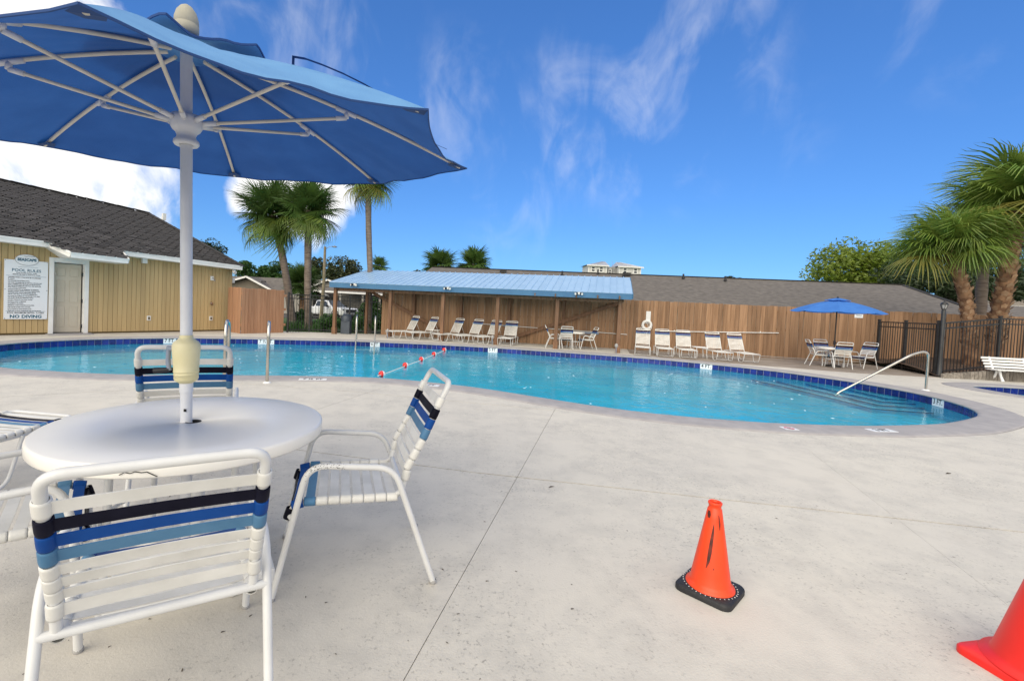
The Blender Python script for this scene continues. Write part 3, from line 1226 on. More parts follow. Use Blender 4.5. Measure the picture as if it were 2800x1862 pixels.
nt = round_table('round white fibreglass table with a cracked rim, blue umbrella pole through it', TBL, .61, .74)
mb = MB()
cr = [(-.40, .0), (-.33, .011), (-.26, .006), (-.20, .013), (-.12, .008), (-.05, .010), (.03, -.004), (.08, -.012)]
for (a, za), (b, zb) in zip(cr, cr[1:]):
    A0 = R(-72) + a * .42
    A1 = R(-72) + b * .42
    mb.bar((.6125 * math.cos(A0), .6125 * math.sin(A0), .702 + za * .9), (.6125 * math.cos(A1), .6125 * math.sin(A1), .702 + zb * .9), .002, .0028)
mb.build('rim_crack', MT['dark'], nt)
# square umbrella base on the ground under the table
t = thing('umbrella_base', 'square white umbrella base plate on the deck under the near table', 'umbrella base', (TBL.x + .02, TBL.y + .02, 0), R(30))
mb = MB()
mb.box((0, 0, .045), (.66, .66, .08))
bo = mb.build('base_plate', MT['white'], t)
bevel_mesh(bo.data, .012, 2)
mb = MB()
mb.lathe([(.05, .086), (.05, .10), (.032, .105), (.032, .40), (.026, .402)], 20)
mb.build('base_sleeve', MT['white'], t)

# ---------------------------------------------------------------- near umbrella
PB = Vector((-1.338, 2.2697, .12))
PT = Vector((-1.409, 2.2697, 2.62))


def pole_at(z):
    return PB.lerp(PT, (z - PB.z) / (PT.z - PB.z))


UL = Vector((0, 0, 0))
um = thing('patio_umbrella', 'large blue patio umbrella with tilted canopy standing through the near table', 'umbrella', (0, 0, 0))
um.location = (PB.x, PB.y, 0)
O = Vector((PB.x, PB.y, 0))
mb = MB()
mb.tube([pole_at(.12) - O, pole_at(.955) - O], .0265, 20)
mb.tube([pole_at(.885) - O, pole_at(.935) - O], .0300, 20)
mb.build('lower_pole', MT['pole'], um)
mb = MB()
mb.tube([pole_at(.95) - O, pole_at(2.55) - O], .0265, 20)
po = mb.build('upper_pole', MT['pole'], um)
mb = MB()
d = pole_at(.8) - O
mb.box((d.x + .010, d.y - .0268, d.z), (.012, .003, .013))
mb.build('pin_hole', MT['dark'], um)
# cranking box
tl = (PT - PB).normalized().to_track_quat('Z', 'Y').to_matrix().to_4x4()
mb = MB()
mb.lathe([(.030, .0), (.048, .012), (.0535, .022), (.053, .040), (.055, .041), (.055, .045), (.0535, .047), (.0545, .055), (.056, .056), (.056, .060), (.055, .062), (.0565, .10), (.0595, .135), (.0615, .17), (.061, .188), (.054, .202), (.040, .213), (.030, .222), (.0295, .235)], 32, (0, 0, 0), True,
         Matrix.Translation(pole_at(.93) - O) @ tl)
cb = mb.build('crank_housing', MT['yellowed'], um)
mb = MB()
c = pole_at(1.085) - O
mb.tube([c + Vector((-.050, -.01, .012)), c + Vector((-.085, -.012, .012))], .013, 14)
mb.tube(fillet([c + Vector((-.078, -.012, .022)), c + Vector((-.080, -.014, -.05)), c + Vector((-.070, -.018, -.095))], .04, 5), .011, 10)
mb.build('crank_arm', MT['greyp'], cb)
mb = MB()
mb.tube([c + Vector((-.068, -.018, -.090)), c + Vector((-.135, -.03, -.098))], [.011, .016], 12)
mb.build('crank_grip', MT['blackp'], cb)
# runner
mb = MB()
prof = [(.0295, 2.085), (.050, 2.083), (.056, 2.092), (.055, 2.104), (.043, 2.116), (.041, 2.130), (.047, 2.145), (.060, 2.156), (.068, 2.170), (.070, 2.205), (.066, 2.222), (.045, 2.228), (.0295, 2.230)]
base = pole_at(0)
mb.lathe([(r, z - 2.085) for r, z in prof], 32, (0, 0, 0), True, Matrix.Translation(pole_at(2.085) - O) @ tl)
run = mb.build('runner', MT['pole'], um)
# canopy corners
CX = Vector((-1.352, 2.292, 2.139))
CORN = [Vector((-2.603, 2.818, 2.212)), Vector((-1.804, 3.558, 2.266)), Vector((-0.706, 3.530, 2.258)), Vector((-0.037, 2.760, 2.180)), Vector((-0.175, 1.724, 2.087)), Vector((-0.884, 1.039, 2.000)), Vector((-1.911, 1.074, 2.009)), Vector((-2.609, 1.826, 2.092))]
HUB = Vector((pole_at(2.545).x, pole_at(2.545).y, 2.545))
VENT_T = .20
ns, nt_ = 14, 18
mb = MB()
rsn = random.Random(5)


def canopy_pt(k, s, t):
    """panel k between corners k and k+1; s across 0..1, t from hub 0..1"""
    a, b = CORN[k], CORN[(k + 1) % 8]
    e = a.lerp(b, s)
    bow = 4 * s * (1 - s)
    ctr = Vector((HUB.x, HUB.y, e.z))
    edge = e + (ctr - e) * (.045 * bow)
    p = HUB.lerp(edge, t)
    flex = .055 * 4 * t * (1 - t)               # ribs bend upward under tension
    p.z += flex * .8
    sag = bow * t * (.035 + .05 * t)
    p.z -= sag * (.6 - .25 * t)
    p.z += (.007 * math.sin(11 * s + 7 * t + k * 2.1) + .004 * math.sin(23 * s - 13 * t + k) + .003 * math.sin(5 * s + 31 * t)) * t * bow
    return p


for k in range(8):
    vs = [canopy_pt(k, i / ns, VENT_T * .55 + (1 - VENT_T * .55) * j / nt_) - O for j in range(nt_ + 1) for i in range(ns + 1)]
    fs = [(j * (ns + 1) + i, (j + 1) * (ns + 1) + i, (j + 1) * (ns + 1) + i + 1, j * (ns + 1) + i + 1) for j in range(nt_) for i in range(ns)]
    mb.add(vs, fs, True)
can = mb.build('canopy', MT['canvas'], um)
mb = MB()
for k in range(8):                                   # stitched hem
    for i in range(ns):
        a, b = canopy_pt(k, i / ns, 1) - O, canopy_pt(k, (i + 1) / ns, 1) - O
        mb.bar(a, b, .0035, .0065)
mb.build('hem', MT['canvas_trim'], can)
# vent flap on top, ruffled
mb = MB()
n = 96
rings = []
for j, f in enumerate((.02, .10, .18, .25, .31, .345)):
    ring = []
    for i in range(n):
        a = i / n * 8
        k, s = int(a) % 8, a - int(a)
        p = canopy_pt(k, s, f)
        w = math.sin(i / n * 2 * math.pi * 8 + 1.0) * .5 + math.sin(i / n * 2 * math.pi * 13) * .35 + .75
        p.z += .020 + .028 * w * (f / .345) ** 2 + .02 * (1 - f / .345)
        ring.append(p - O)
    rings.append(ring)
vs = [q for rg in rings for q in rg]
mb.add(vs, [(j * n + i, j * n + (i + 1) % n, (j + 1) * n + (i + 1) % n, (j + 1) * n + i) for j in range(5) for i in range(n)], True)
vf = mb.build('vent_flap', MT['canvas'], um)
mb = MB()
for i in range(n):
    mb.bar(rings[-1][i], rings[-1][(i + 1) % n], .004, .009)
mb.build('vent_hem', MT['canvas_trim'], vf)
mb = MB()
prof = [(.0, -.02), (.050, -.02), (.054, .0), (.054, .022), (.0525, .024), (.0525, .027), (.0535, .029), (.052, .055), (.043, .085), (.027, .108), (.010, .120), (.0, .122)]
mb.lathe(prof, 28, (0, 0, 0), True, Matrix.Translation(Vector((pole_at(2.63).x, pole_at(2.63).y, 2.63)) - O) @ tl)
mb.build('finial', MT['finial'], um)
# ribs, struts, pockets, ties
for k in range(8):
    e = CORN[k]
    rb = [canopy_pt(k, 0, .06 + .91 * j / 10) - O - Vector((0, 0, .016)) for j in range(11)]
    mb = MB()
    mb.tube(rb, .0092, 10)
    rib = mb.build('rib', MT['rib'], um)
    j = canopy_pt(k, 0, .52) - O - Vector((0, 0, .020))
    dirv = (rb[6] - rb[5]).normalized()
    mb = MB()
    mb.tube([j - dirv * .055, j + dirv * .055], .0125, 10)
    mb.tube([j - Vector((0, 0, .0)), j - Vector((0, 0, .032))], .013, 10)
    mb.build('rib_joint', MT['pole'], rib)
    rc = pole_at(2.195) - O
    hd = Vector((e.x - O.x - rc.x, e.y - O.y - rc.y, 0)).normalized()
    a = rc + hd * .055
    b = j - Vector((0, 0, .030))
    mb = MB()
    mb.tube([a, b], .0085, 10)
    st = mb.build('strut', MT['rib'], um)
    dd = (b - a).normalized()
    mb = MB()
    mb.tube([a - dd * .002, a + dd * .075], .0125, 10)
    mb.tube([b - dd * .055, b], .0122, 10)
    mb.build('strut_ferrule', MT['pole'], st)
    # rib-end pocket sewn under each corner
    a0, b0 = canopy_pt(k, .045, .985), canopy_pt((k - 1) % 8, .955, .985)
    a1, b1 = canopy_pt(k, .025, .93), canopy_pt((k - 1) % 8, .975, .93)
    dz = Vector((0, 0, -.014))
    mb = MB()
    P4 = [a0 - O + dz * .4, b0 - O + dz * .4, b1 - O + dz * 1.9, a1 - O + dz * 1.9, e - O]
    mb.add(P4, [(0, 1, 2, 3), (0, 4, 1)])
    mb.build('rib_pocket', MT['canvas_trim'], can)
# loose tie straps on the canopy top (right-hand side)
mb = MB()


def ribbon(pts, w):
    vs = []
    for p in pts:
        vs += [Vector(p) - O + Vector((0, w / 2, 0)), Vector(p) - O - Vector((0, w / 2, 0)) - Vector((0, 0, .004))]
    mb.add(vs, [(2 * i, 2 * i + 1, 2 * i + 3, 2 * i + 2) for i in range(len(pts) - 1)], True)


q = [canopy_pt(3, .96, f) for f in (.50, .55, .62, .70, .78, .86)]
ribbon([q[0] + Vector((0, 0, .004)), q[0] + Vector((.0, 0, .045)), q[1] + Vector((0, 0, .05)), q[2] + Vector((0, 0, .045)), q[3] + Vector((0, 0, .035)), q[4] + Vector((0, 0, .022)), q[5] + Vector((0, 0, .004))], .03)
m1 = canopy_pt(3, .62, .995)
m2 = canopy_pt(3, .38, .99)
ribbon([m1, m1 + Vector((.06, 0, -.022))], .02)
ribbon([m2, m2 + Vector((.075, 0, -.03))], .02)
mb.build('tie_strap', MT['canvas_trim'], can)

# ---------------------------------------------------------------- cones
def traffic_cone(label, x, y, rz, h, rb, rt_, side, body, basem, dots):
    t = thing('traffic_cone', label, 'traffic cone', (x, y, 0), rz, 'traffic cones on the deck')
    mb = MB()
    s = side / 2
    c = .042
    poly = []
    for sx, sy, a0 in ((1, 1, 0), (-1, 1, 90), (-1, -1, 180), (1, -1, 270)):
        for k in range(6):
            a = R(a0 + 90 * k / 5)
            poly.append((sx * (s - c) + c * math.cos(a), sy * (s - c) + c * math.sin(a)))
    b0 = .028 if dots else .03
    n = len(poly)
    rings = [(1.0, .0), (1.0, b0 * .75), (.97, b0), (.80, b0 + .004)]
    vs = [(px * k, py * k, z) for k, z in rings for px, py in poly]
    fs = [(j * n + i, j * n + (i + 1) % n, (j + 1) * n + (i + 1) % n, (j + 1) * n + i) for j in range(3) for i in range(n)]
    fs.append(tuple(3 * n + i for i in range(n)))
    mb.add(vs, fs, True)
    bo = mb.build('base', basem, t)
    fr = rb * 1.22
    prof = [(fr, b0 + .003), (fr * .985, b0 + .010), (rb * 1.06, b0 + .016), (rb, b0 + .032)]
    hb = b0 + .032
    for k in range(1, 9):
        f = k / 8
        prof.append((rb + (rt_ * 1.12 - rb) * f, hb + (h * .925 - hb) * f))
    prof += [(rt_ * .98, h * .932), (rt_ * .98, h * .968), (rt_ * 1.10, h * .974), (rt_ * 1.12, h * .992), (rt_ * 1.02, h), (rt_ * .86, h), (rt_ * .82, h * .97), (rt_ * .95, h * .80)]
    mb = MB()
    mb.lathe(prof, 40)
    bd = mb.build('body', body, t)
    if dots:
        mb = MB()
        for k in range(36):
            a = 2 * math.pi * k / 36
            r = fr * 1.09
            m = Matrix.Translation((r * math.cos(a), r * math.sin(a), b0 + .0045)) @ Matrix.Rotation(a, 4, 'Z')
            mb.box((0, 0, 0), (.0055, .0028, .002), m)
        mb.build('stitch_dots', MT['white'], bo)
    return t, bd, hb


tcone, bd, hb = traffic_cone('small orange cone with black scuffs standing on a black base', 1.292, 2.298, R(43), .4536, .092, .029, .262, MT['cone'], MT['coneblack'], True)


def scuff(bd, rb, rt_, hb, h, strokes, mat):
    mb = MB()
    for pts in strokes:
        for (a0, z0, w0), (a1, z1, w1) in zip(pts, pts[1:]):
            vs = []
            for a, z, w in ((a0, z0, w0), (a1, z1, w1)):
                r = rb + (rt_ * 1.12 - rb) * (z - hb) / (h * .925 - hb) + .0006
                for s in (-.5, -.17, .17, .5):
                    aa = a + s * w / r
                    vs.append((r * math.cos(aa), r * math.sin(aa), z))
            mb.add(vs, [(0, 1, 5, 4), (1, 2, 6, 5), (2, 3, 7, 6)])
    mb.build('scuff_mark', mat, bd)


fa = math.atan2(-2.298, -1.292) - R(43)             # direction of the camera in the cone's own frame
MT['scuff'] = M('brown black scuff', (.16, .018, .006), (.05, .010, .005), 30, .6)
scuff(bd, .092, .029, hb, .4536, [
    [(fa + .02, .355, .002), (fa + .0, .335, .007), (fa - .05, .30, .012), (fa - .10, .26, .015), (fa - .14, .22, .017), (fa - .19, .175, .013), (fa - .27, .145, .004)],
    [(fa - .75, .412, .012), (fa - .70, .395, .020), (fa - .62, .378, .012)],
    [(fa + .14, .152, .003), (fa + .14, .148, .005), (fa + .14, .144, .003)],
    [(fa + .55, .400, .004), (fa + .62, .36, .010), (fa + .62, .33, .004)]], MT['scuff'])
tc2, bd2, hb2 = traffic_cone('large red cone with red base, cut off by the edge of the view', 2.385, 1.80, R(10.7), .64, .160, .030, .395, MT['red'], MT['red'], False)

# ---------------------------------------------------------------- loungers
LSM = {k: strap_mesh(.040, .27, MT[k], .019, .004) for k in ('strap_w', 'strap_n', 'strap_b', 'strap_s')}


def make_lounger(label, loc, rz, group, back=R(62), full_flat=False):
    t = thing('sun_lounger', label, 'sun lounger', loc, rz, group)
    Z = .34
    bl = .76
    for s in (1, -1):
        mb = MB()
        mb.tube([(-.55, s * .27, Z), (1.15, s * .27, Z)], .013, 8)
        o = mb.build('side_rail', MT['tube'], t)
        for x0 in (.60, -.45):
            mb = MB()
            y = s * .285
            mb.tube(fillet([(x0, y, Z), (x0 + .10, y, .012), (x0 + .42, y, .012), (x0 + .52, y, Z)], .10, 5), .0125, 8)
            mb.build('leg_loop', MT['tube'], o)
    mb = MB()
    for x in (1.15, .35, -.55):
        mb.tube([(x, -.27, Z), (x, .27, Z)], .012, 8)
    for x in (1.02, -.03):
        mb.tube([(x - .02, -.285, .06), (x - .02, .285, .06)], .009, 6)
    mb.build('cross_rail', MT['tube'], t)
    cb, sb = math.cos(back), math.sin(back)
    mb = MB()
    P = [(0, .27, Z + .01), (-bl * cb * .9, .27, Z + bl * sb * .9), (-(bl + .06) * cb, .27, Z + (bl + .06) * sb)]
    P = P + [(x, -y, z) for x, y, z in P[::-1]]
    mb.tube(fillet(P, .07, 5), .013, 8)
    mb.build('back_frame', MT['tube'], t)
    if not full_flat:
        mb = MB()
        for s in (1, -1):
            mb.tube([(-bl * cb * .6, s * .24, Z + bl * sb * .6), (-.42, s * .24, Z)], .008, 6)
        mb.build('back_prop', MT['tube'], t)
    seq = ['strap_w', 'strap_n', 'strap_b', 'strap_s'] + ['strap_w'] * 9
    for i, k in enumerate(seq):
        dd = bl - .01 - i * .0535
        put(LSM[k], 'strap', t, (-dd * cb, 0, Z + dd * sb), (0, back, 0))
    for i in range(20):
        put(LSM['strap_w'], 'strap', t, (.07 + i * .0545, 0, Z), (0, 0, 0))
    return t


LS = .80
LG = 'sun loungers in the row by the wooden fence'
KIDS.clear()
lg = make_lounger('sun lounger under the life ring, first in the row beside the pergola', (5.98, 15.60, .006), R(-110), LG)
lg.scale = (LS,) * 3
KIDS.clear()
for lab, x, y, a in (('second sun lounger right of the life ring', 6.61, 15.50, -106),
                     ('sun lounger just left of the small white side table by the fence', 7.26, 15.36, -104),
                     ('sun lounger just right of the small white side table by the fence', 8.16, 15.14, -98),
                     ('last sun lounger on the right of the fence row', 8.82, 14.98, -94)):
    copy_tree(lg, lab, (x, y, .006), R(a), LS)
PG = 'sun loungers under the pergola'
for lab, x, y, a in (('sun lounger at the left end of the pergola row', -2.13, 17.62, -140),
                     ('second pergola sun lounger, left of the small side table', -1.40, 17.48, -140),
                     ('third pergola sun lounger, right of the small side table behind a post', -.42, 17.24, -136),
                     ('fourth pergola sun lounger, between two front posts', .30, 17.10, -132),
                     ('fifth pergola sun lounger, partly hidden by the middle post', .98, 16.98, -128),
                     ('sixth sun lounger at the right end of the pergola row', 1.62, 16.86, -108)):
    c = copy_tree(lg, lab, (x, y, 0), R(a), LS)
    c['group'] = PG
KIDS.clear()
fl = make_lounger('sun lounger laid flat beyond the near table, cut off at the side', (-3.34, 2.74, 0), R(-98), None, back=R(3), full_flat=True)
KIDS.clear()


def side_table(label, x, y, rz, group):
    t = thing('side_table', label, 'side table', (x, y, 0), rz, group)
    mb = MB()
    mb.box((0, 0, .40), (.42, .42, .025))
    o = mb.build('tabletop', MT['white'], t)
    bevel_mesh(o.data, .006, 1)
    for sx in (1, -1):
        mb = MB()
        mb.tube(fillet([(sx * .20, -.18, .004), (sx * .16, -.17, .39), (sx * .16, .17, .39), (sx * .20, .18, .004)], .05, 4), .011, 8)
        mb.build('leg', MT['tube'], t)
    return t


side_table('small white side table between two loungers by the fence', 7.62, 15.02, R(-6), 'small white side tables').scale = (.9,) * 3
side_table('small white side table between loungers under the pergola', -1.12, 17.52, R(-20), 'small white side tables').scale = (.9,) * 3

# ---------------------------------------------------------------- lane rope
t = thing('float_rope', 'white rope with red and white floats across the pool', 'lane rope', (-1.685, 9.544, WATER_Z))
FL = [(-1.75, 9.05, -.12), (-1.685, 9.544, WATER_Z), (-1.396, 11.049, WATER_Z), (-1.140, 12.357, WATER_Z), (-.901, 13.77, WATER_Z), (-.666, 15.181, WATER_Z), (-.63, 15.38, -.10)]
O2 = Vector((-1.685, 9.544, WATER_Z))
mb = MB()
pts = []
for a, b in zip(FL, FL[1:]):
    a, b = Vector(a), Vector(b)
    for k in range(6):
        p = a.lerp(b, k / 6)
        pts.append(p - O2 + Vector((0, 0, .012)))
pts.append(Vector(FL[-1]) - O2)
mb.tube(pts[3:], .012, 8)
mb.build('rope', MT['rope'], t)
for p in FL[1:6]:
    p = Vector(p) - O2 + Vector((0, 0, .03))
    dv = Vector((.18, 1, 0)).normalized()
    for half, mat, nm in ((0, 'floatred', 'red_half'), (1, 'ringwhite', 'white_half')):
        mb = MB()
        r = .072
        prof = [(max(.012, r * math.sin(a)), -r * math.cos(a)) for a in [math.pi / 2 * k / 7 + (math.pi / 2 if half else 0) for k in range(8)]]
        ori = Matrix.Translation(p) @ Vector((.55, .45, 0)).normalized().to_track_quat('Z', 'Y').to_matrix().to_4x4()
        mb.lathe(prof, 18, (0, 0, 0), True, ori)
        if half == 0:
            fo = mb.build('float', MT[mat], t)
        else:
            mb.build(nm, MT[mat], fo)

# ---------------------------------------------------------------- rails
def flange(mb, p, r=.05):
    mb.lathe([(r, 0), (r, .008), (r * .6, .022), (.026, .026)], 18, p)


def ladder(label, bx, by, fx, fy, w, top=.96, reach=.62, group='pool ladders'):
    """grab rails rising from the deck at (bx,by) and bending over the water in direction (fx,fy)"""
    f = Vector((fx, fy, 0)).normalized()
    s = Vector((-f.y, f.x, 0))
    t = thing('pool_ladder', label, 'ladder', (bx, by, 0), 0, group)
    for k in (0, 1):
        o = s * (k * w)
        mb = MB()
        mb.tube(fillet([o + Vector((0, 0, 0)), o + Vector((0, 0, top)), o + f * reach + Vector((0, 0, top - .04)), o + f * (reach + .04) + Vector((0, 0, -.38))], .24, 9), .026, 14)
        ra = mb.build('grab_rail', MT['steel'], t)
        mb = MB()
        flange(mb, o + Vector((0, 0, .0)), .062)
        mb.build('flange', MT['white'], ra)
    for z in (-.24,):
        mb = MB()
        c = f * (reach + .04) + Vector((0, 0, z))
        mb.bar(c, c + s * w, .09, .03)
        mb.build('step', MT['white'], t)


ladder('pool ladder in front of the near table, two tall steel grab rails', -3.083, 7.259, -.39, .92, .60)
ladder('far pool ladder below the pergola corner post', -3.05, 15.62, .19, -.98, -.60, .86, .5)
t = thing('hand_rail', 'sloping steel handrail leading down the pool entry steps', 'handrail', (9.993, 9.981, 0))
mb = MB()
mb.tube(fillet([(0, 0, 0), (-.0, 0, .86), (-.30, .02, .78), (-1.78, .11, -.15), (-1.84, .115, -.22)], .20, 8), .024, 14)
rl = mb.build('rail', MT['steel'], t)
mb = MB()
flange(mb, (0, 0, 0), .07)
mb.build('flange', MT['white'], rl)

# ---------------------------------------------------------------- pool house on the left
W0 = Vector((-12.133, 12.066, 0))
PH_RZ = math.atan2(.82245, .56884)
ph = thing('pool_house', 'mustard board-sided pool house with charcoal shingle roof and white eaves', 'building', W0, PH_RZ)
S0, S1, DL, DR, DT = -5.0, 6.08, .95, 1.83, 2.12


def eave_z(s):
    return 2.57 - .03 * s


rb = random.Random(21)
bw = .122
mbb = MB()
mbb.box((0, 0, .5), (bw - .007, .022, 1.0))
board_me = bevel_mesh(mbb.mesh('board', MT['board']), .003, 1)
s = S0
while s < S1 - .01:
    c = s + bw / 2
    top = eave_z(c) + .02
    z0 = .05
    if DL - .02 < c < DR + .02:
        z0 = DT + .02
    put(board_me, 'board', ph, (c, rb.uniform(-.0015, .0015), z0), (0, 0, 0), (1, 1, top - z0))
    s += bw
mb = MB()
for a, b, z0, z1 in ((S0, DL, .0, 2.6), (DR, S1, .0, 2.5), (DL, DR, DT, 2.5)):
    mb.box(((a + b) / 2, .066, (z0 + z1) / 2), (b - a, .11, z1 - z0))
mb.box((S1 - .06, 3.5, 1.25), (.12, 6.8, 2.5))
mb.box((S0 + .06, 4, 1.35), (.12, 7.8, 2.7))
mb.box(((S0 + S1) / 2, 8, 1.3), (S1 - S0, .12, 2.6))
mb.build('wall', MT['boarddark'], ph)
# boards on the end wall
mb = MB()
mb.box((0, 0, .5), (.022, bw - .007, 1.0))
eb = bevel_mesh(mb.mesh('board', MT['board']), .003, 1)
for i in range(20):
    put(eb, 'board', ph, (S1 + .002, .06 + i * bw, .05), (0, 0, 0), (1, 1, 2.36))
# door
mb = MB()
mb.box((DL + .045, -.022, DT / 2 + .01), (.10, .05, DT + .02))
mb.box((DR - .045, -.022, DT / 2 + .01), (.10, .05, DT + .02))
mb.box(((DL + DR) / 2, -.0235, DT - .035), (DR - DL - .18, .047, .11))
mb.box((DL + .105, .08, DT / 2), (.02, .15, DT - .09))
mb.box((DR - .105, .08, DT / 2), (.02, .15, DT - .09))
mb.box(((DL + DR) / 2, .08, DT - .10), (DR - DL - .22, .15, .02))
mb.build('door_frame', MT['trim'], ph)
mb = MB()
mb.box(((DL + DR) / 2, .9, 1.05), (.9, .02, 2.1))
mb.box((DL + .08, .5, 1.05), (.02, .8, 2.1))
mb.box((DR - .02, .5, 1.05), (.02, .8, 2.1))
mb.box(((DL + DR) / 2, .5, .012), (.86, .8, .02))
mb.box(((DL + DR) / 2, .5, 2.10), (.86, .8, .02))
mb.build('door_recess', MT['dark'], ph)
dw, dh = DR - DL - .27, DT - .18
door = MB()
door.box((-dw / 2, 0, dh / 2), (dw, .04, dh))
door = door.build('door', MT['door'], ph, (DR - .15, .06, .05), (0, 0, R(-7)))
for cx in (-dw * .27, -dw * .73):
    for cz, hh in ((dh * .23, dh * .30), (dh * .60, dh * .32), (dh * .88, dh * .12)):
        mb = MB()
        mb.box((cx, -.022, cz), (dw * .30, .012, hh))
        pm = mb.mesh('door_panel', MT['door'])
        bevel_mesh(pm, .010, 2)
        put(pm, 'door_panel', door)
mb = MB()
mb.box((-dw + .05, -.026, dh * .85), (.02, .01, .05))
mb.build('latch_plate', MT['rib'], door)
for z in (.22, .95, 1.72):
    mb = MB()
    mb.box((DR - .135, .02, z), (.035, .03, .10))
    mb.build('hinge', MT['blackmetal'], ph)
mb = MB()
mb.box(((DL + DR) / 2, -.12, .012), (DR - DL + .1, .5, .024))
mb.build('threshold', MT['coping'], ph)


# roof
def roof_z(s, d):
    return 2.765 - .028 * s + .49 * d


RA = (-5.6, 4.55)
RB = (4.55, 3.38)
EV = [(-5.6, -.42), (.86, -.42), (1.18, -.90), (2.50, -.90), (2.52, -.36), (6.24, -.40)]
poly = [Vector((a, b, 0)) for a, b in [RA] + EV + [RB]]
mb = MB()
mb.add([(a, b, roof_z(a, b) - .02) for a, b in [RA] + EV + [RB]], [tuple(range(8))])
tri = tessellate_polygon([poly])
mb = MB()
vs = [(p.x, p.y, roof_z(p.x, p.y) - .02) for p in poly]
mb.add(vs, [tuple(t) for t in tri])
e = (6.24, -.40)
bk = (6.24, 8.3)
mb.add([(*e, roof_z(*e) - .02), (*bk, roof_z(*e) - .02), (*RB, roof_z(*RB) - .02)], [(0, 1, 2)])
mb.add([(*RB, roof_z(*RB) - .02), (*bk, roof_z(*e) - .02), (-5.6, 9.3, 2.4), (*RA, roof_z(*RA) - .02)], [(0, 1, 2, 3)])
mb.build('roof_deck', MT['shingle_bed'], ph)
mb = MB()                                              # soffit
for i in range(5):
    a, b = EV[i], EV[i + 1]
    mb.quad((*a, roof_z(*a) - .15), (*b, roof_z(*b) - .15), (b[0], .1, roof_z(*b) - .15), (a[0], .1, roof_z(*a) - .15))
mb.build('soffit', MT['trim'], ph)
# fascia boards
for i in range(5):
    a, b = EV[i], EV[i + 1]
    mb = MB()
    if i == 3:
        continue
    za, zb = roof_z(*a), roof_z(*b)
    mb.bar((a[0], a[1], za - .075), (b[0], b[1], zb - .075), .03, .15)
    fo = mb.build('fascia', MT['trim'], ph)
    mb = MB()
    n_ = Vector((b[1] - a[1], -(b[0] - a[0]), 0)).normalized()
    mb.bar(Vector((a[0], a[1], za - .022)) + n_ * .022, Vector((b[0], b[1], zb - .022)) + n_ * .022, .014, .045)
    mb.build('drip_edge', MT['trim'], fo)
mb = MB()
mb.bar((2.515, -.90, roof_z(2.5, -.9) - .075), (2.515, -.34, roof_z(2.5, -.34) - .075), .03, .15)
mb.build('fascia', MT['trim'], ph)
# shingles, course by course up the slope
Pxy = poly
ush = Vector((1, 0, -.028)).normalized()
vsh = Vector((0, 1, .49)).normalized()
nsh = ush.cross(vsh)
mw = Matrix((ush, vsh, nsh)).transposed()
sh_mb = MB()
sh_mb.add([(-.13, 0, .002), (.13, 0, .002), (.13, .17, -.004), (-.13, .17, -.004), (-.13, 0, .013), (.13, 0, .013), (.13, .17, .002), (-.13, .17, .002)],
          [(0, 1, 5, 4), (4, 5, 6, 7), (1, 2, 6, 5), (3, 0, 4, 7)])
sh_me = sh_mb.mesh('shingle', MT['shingle'])
spots = []
row = 0
d = -.93
while d < 4.8:
    s = -5.6 + (row % 3) * .09
    while s < 6.5:
        if in_poly(s, d + .07, Pxy) or in_poly(s + .1, d + .09, Pxy) and s < 2.4:
            spots.append((s, d))
        s += .265
    d += .105
    row += 1
wm = Matrix.Translation(W0) @ Matrix.Rotation(PH_RZ, 4, 'Z')
camp = Vector((0, 0, 1.38))
vis = []
for s, d in spots:
    p = wm @ Vector((s, d, roof_z(s, d)))
    ang = p.x / p.y
    vis.append((((p - camp).length if ang > -1.03 else 99), s, d))
vis.sort()
fmb = MB()
rq = mw.to_euler()
for i, (dist, s, d) in enumerate(vis):
    j = rb.uniform(-.02, .02)
    lift = rb.uniform(0, .006)
    wdt = rb.uniform(.8, 1.0)
    if i < 300:
        put(sh_me, 'shingle', ph, (s + j, d, roof_z(s, d) + lift), rq, (wdt, 1, rb.uniform(.8, 1.6)))
    else:
        m = Matrix.Translation((s + j, d, roof_z(s, d) + lift)) @ mw.to_4x4() @ Matrix.Diagonal((wdt, 1, rb.uniform(.8, 1.6), 1))
        fmb.add([m @ v for v in sh_mb.v], sh_mb.f)
o = fmb.build('shingle', MT['shingle_field'] if 'shingle_field' in MT else MT['shingle'], ph)
o['kind'] = 'stuff'
for a, b in ((RA, RB), (RB, e)):
    mb = MB()
    n = 22
    for i in range(n):
        p = Vector((a[0] + (b[0] - a[0]) * i / n, a[1] + (b[1] - a[1]) * i / n, 0))
        q = Vector((a[0] + (b[0] - a[0]) * (i + 1.15) / n, a[1] + (b[1] - a[1]) * (i + 1.15) / n, 0))
        zp = lambda w: roof_z(w.x, w.y) + .012
        mb.bar((p.x, p.y, zp(p) + .012), (q.x, q.y, zp(q)), .24, .014)
    mb.build('ridge_cap', MT['shingle'], ph)


# wall fittings
def box_part(name, c, dim, mat, par, bev=.004):
    mb = MB()
    mb.box((0, 0, 0), dim)
    me = mb.mesh(name, mat)
    if bev:
        bevel_mesh(me, bev, 1)
    return put(me, name, par, c)


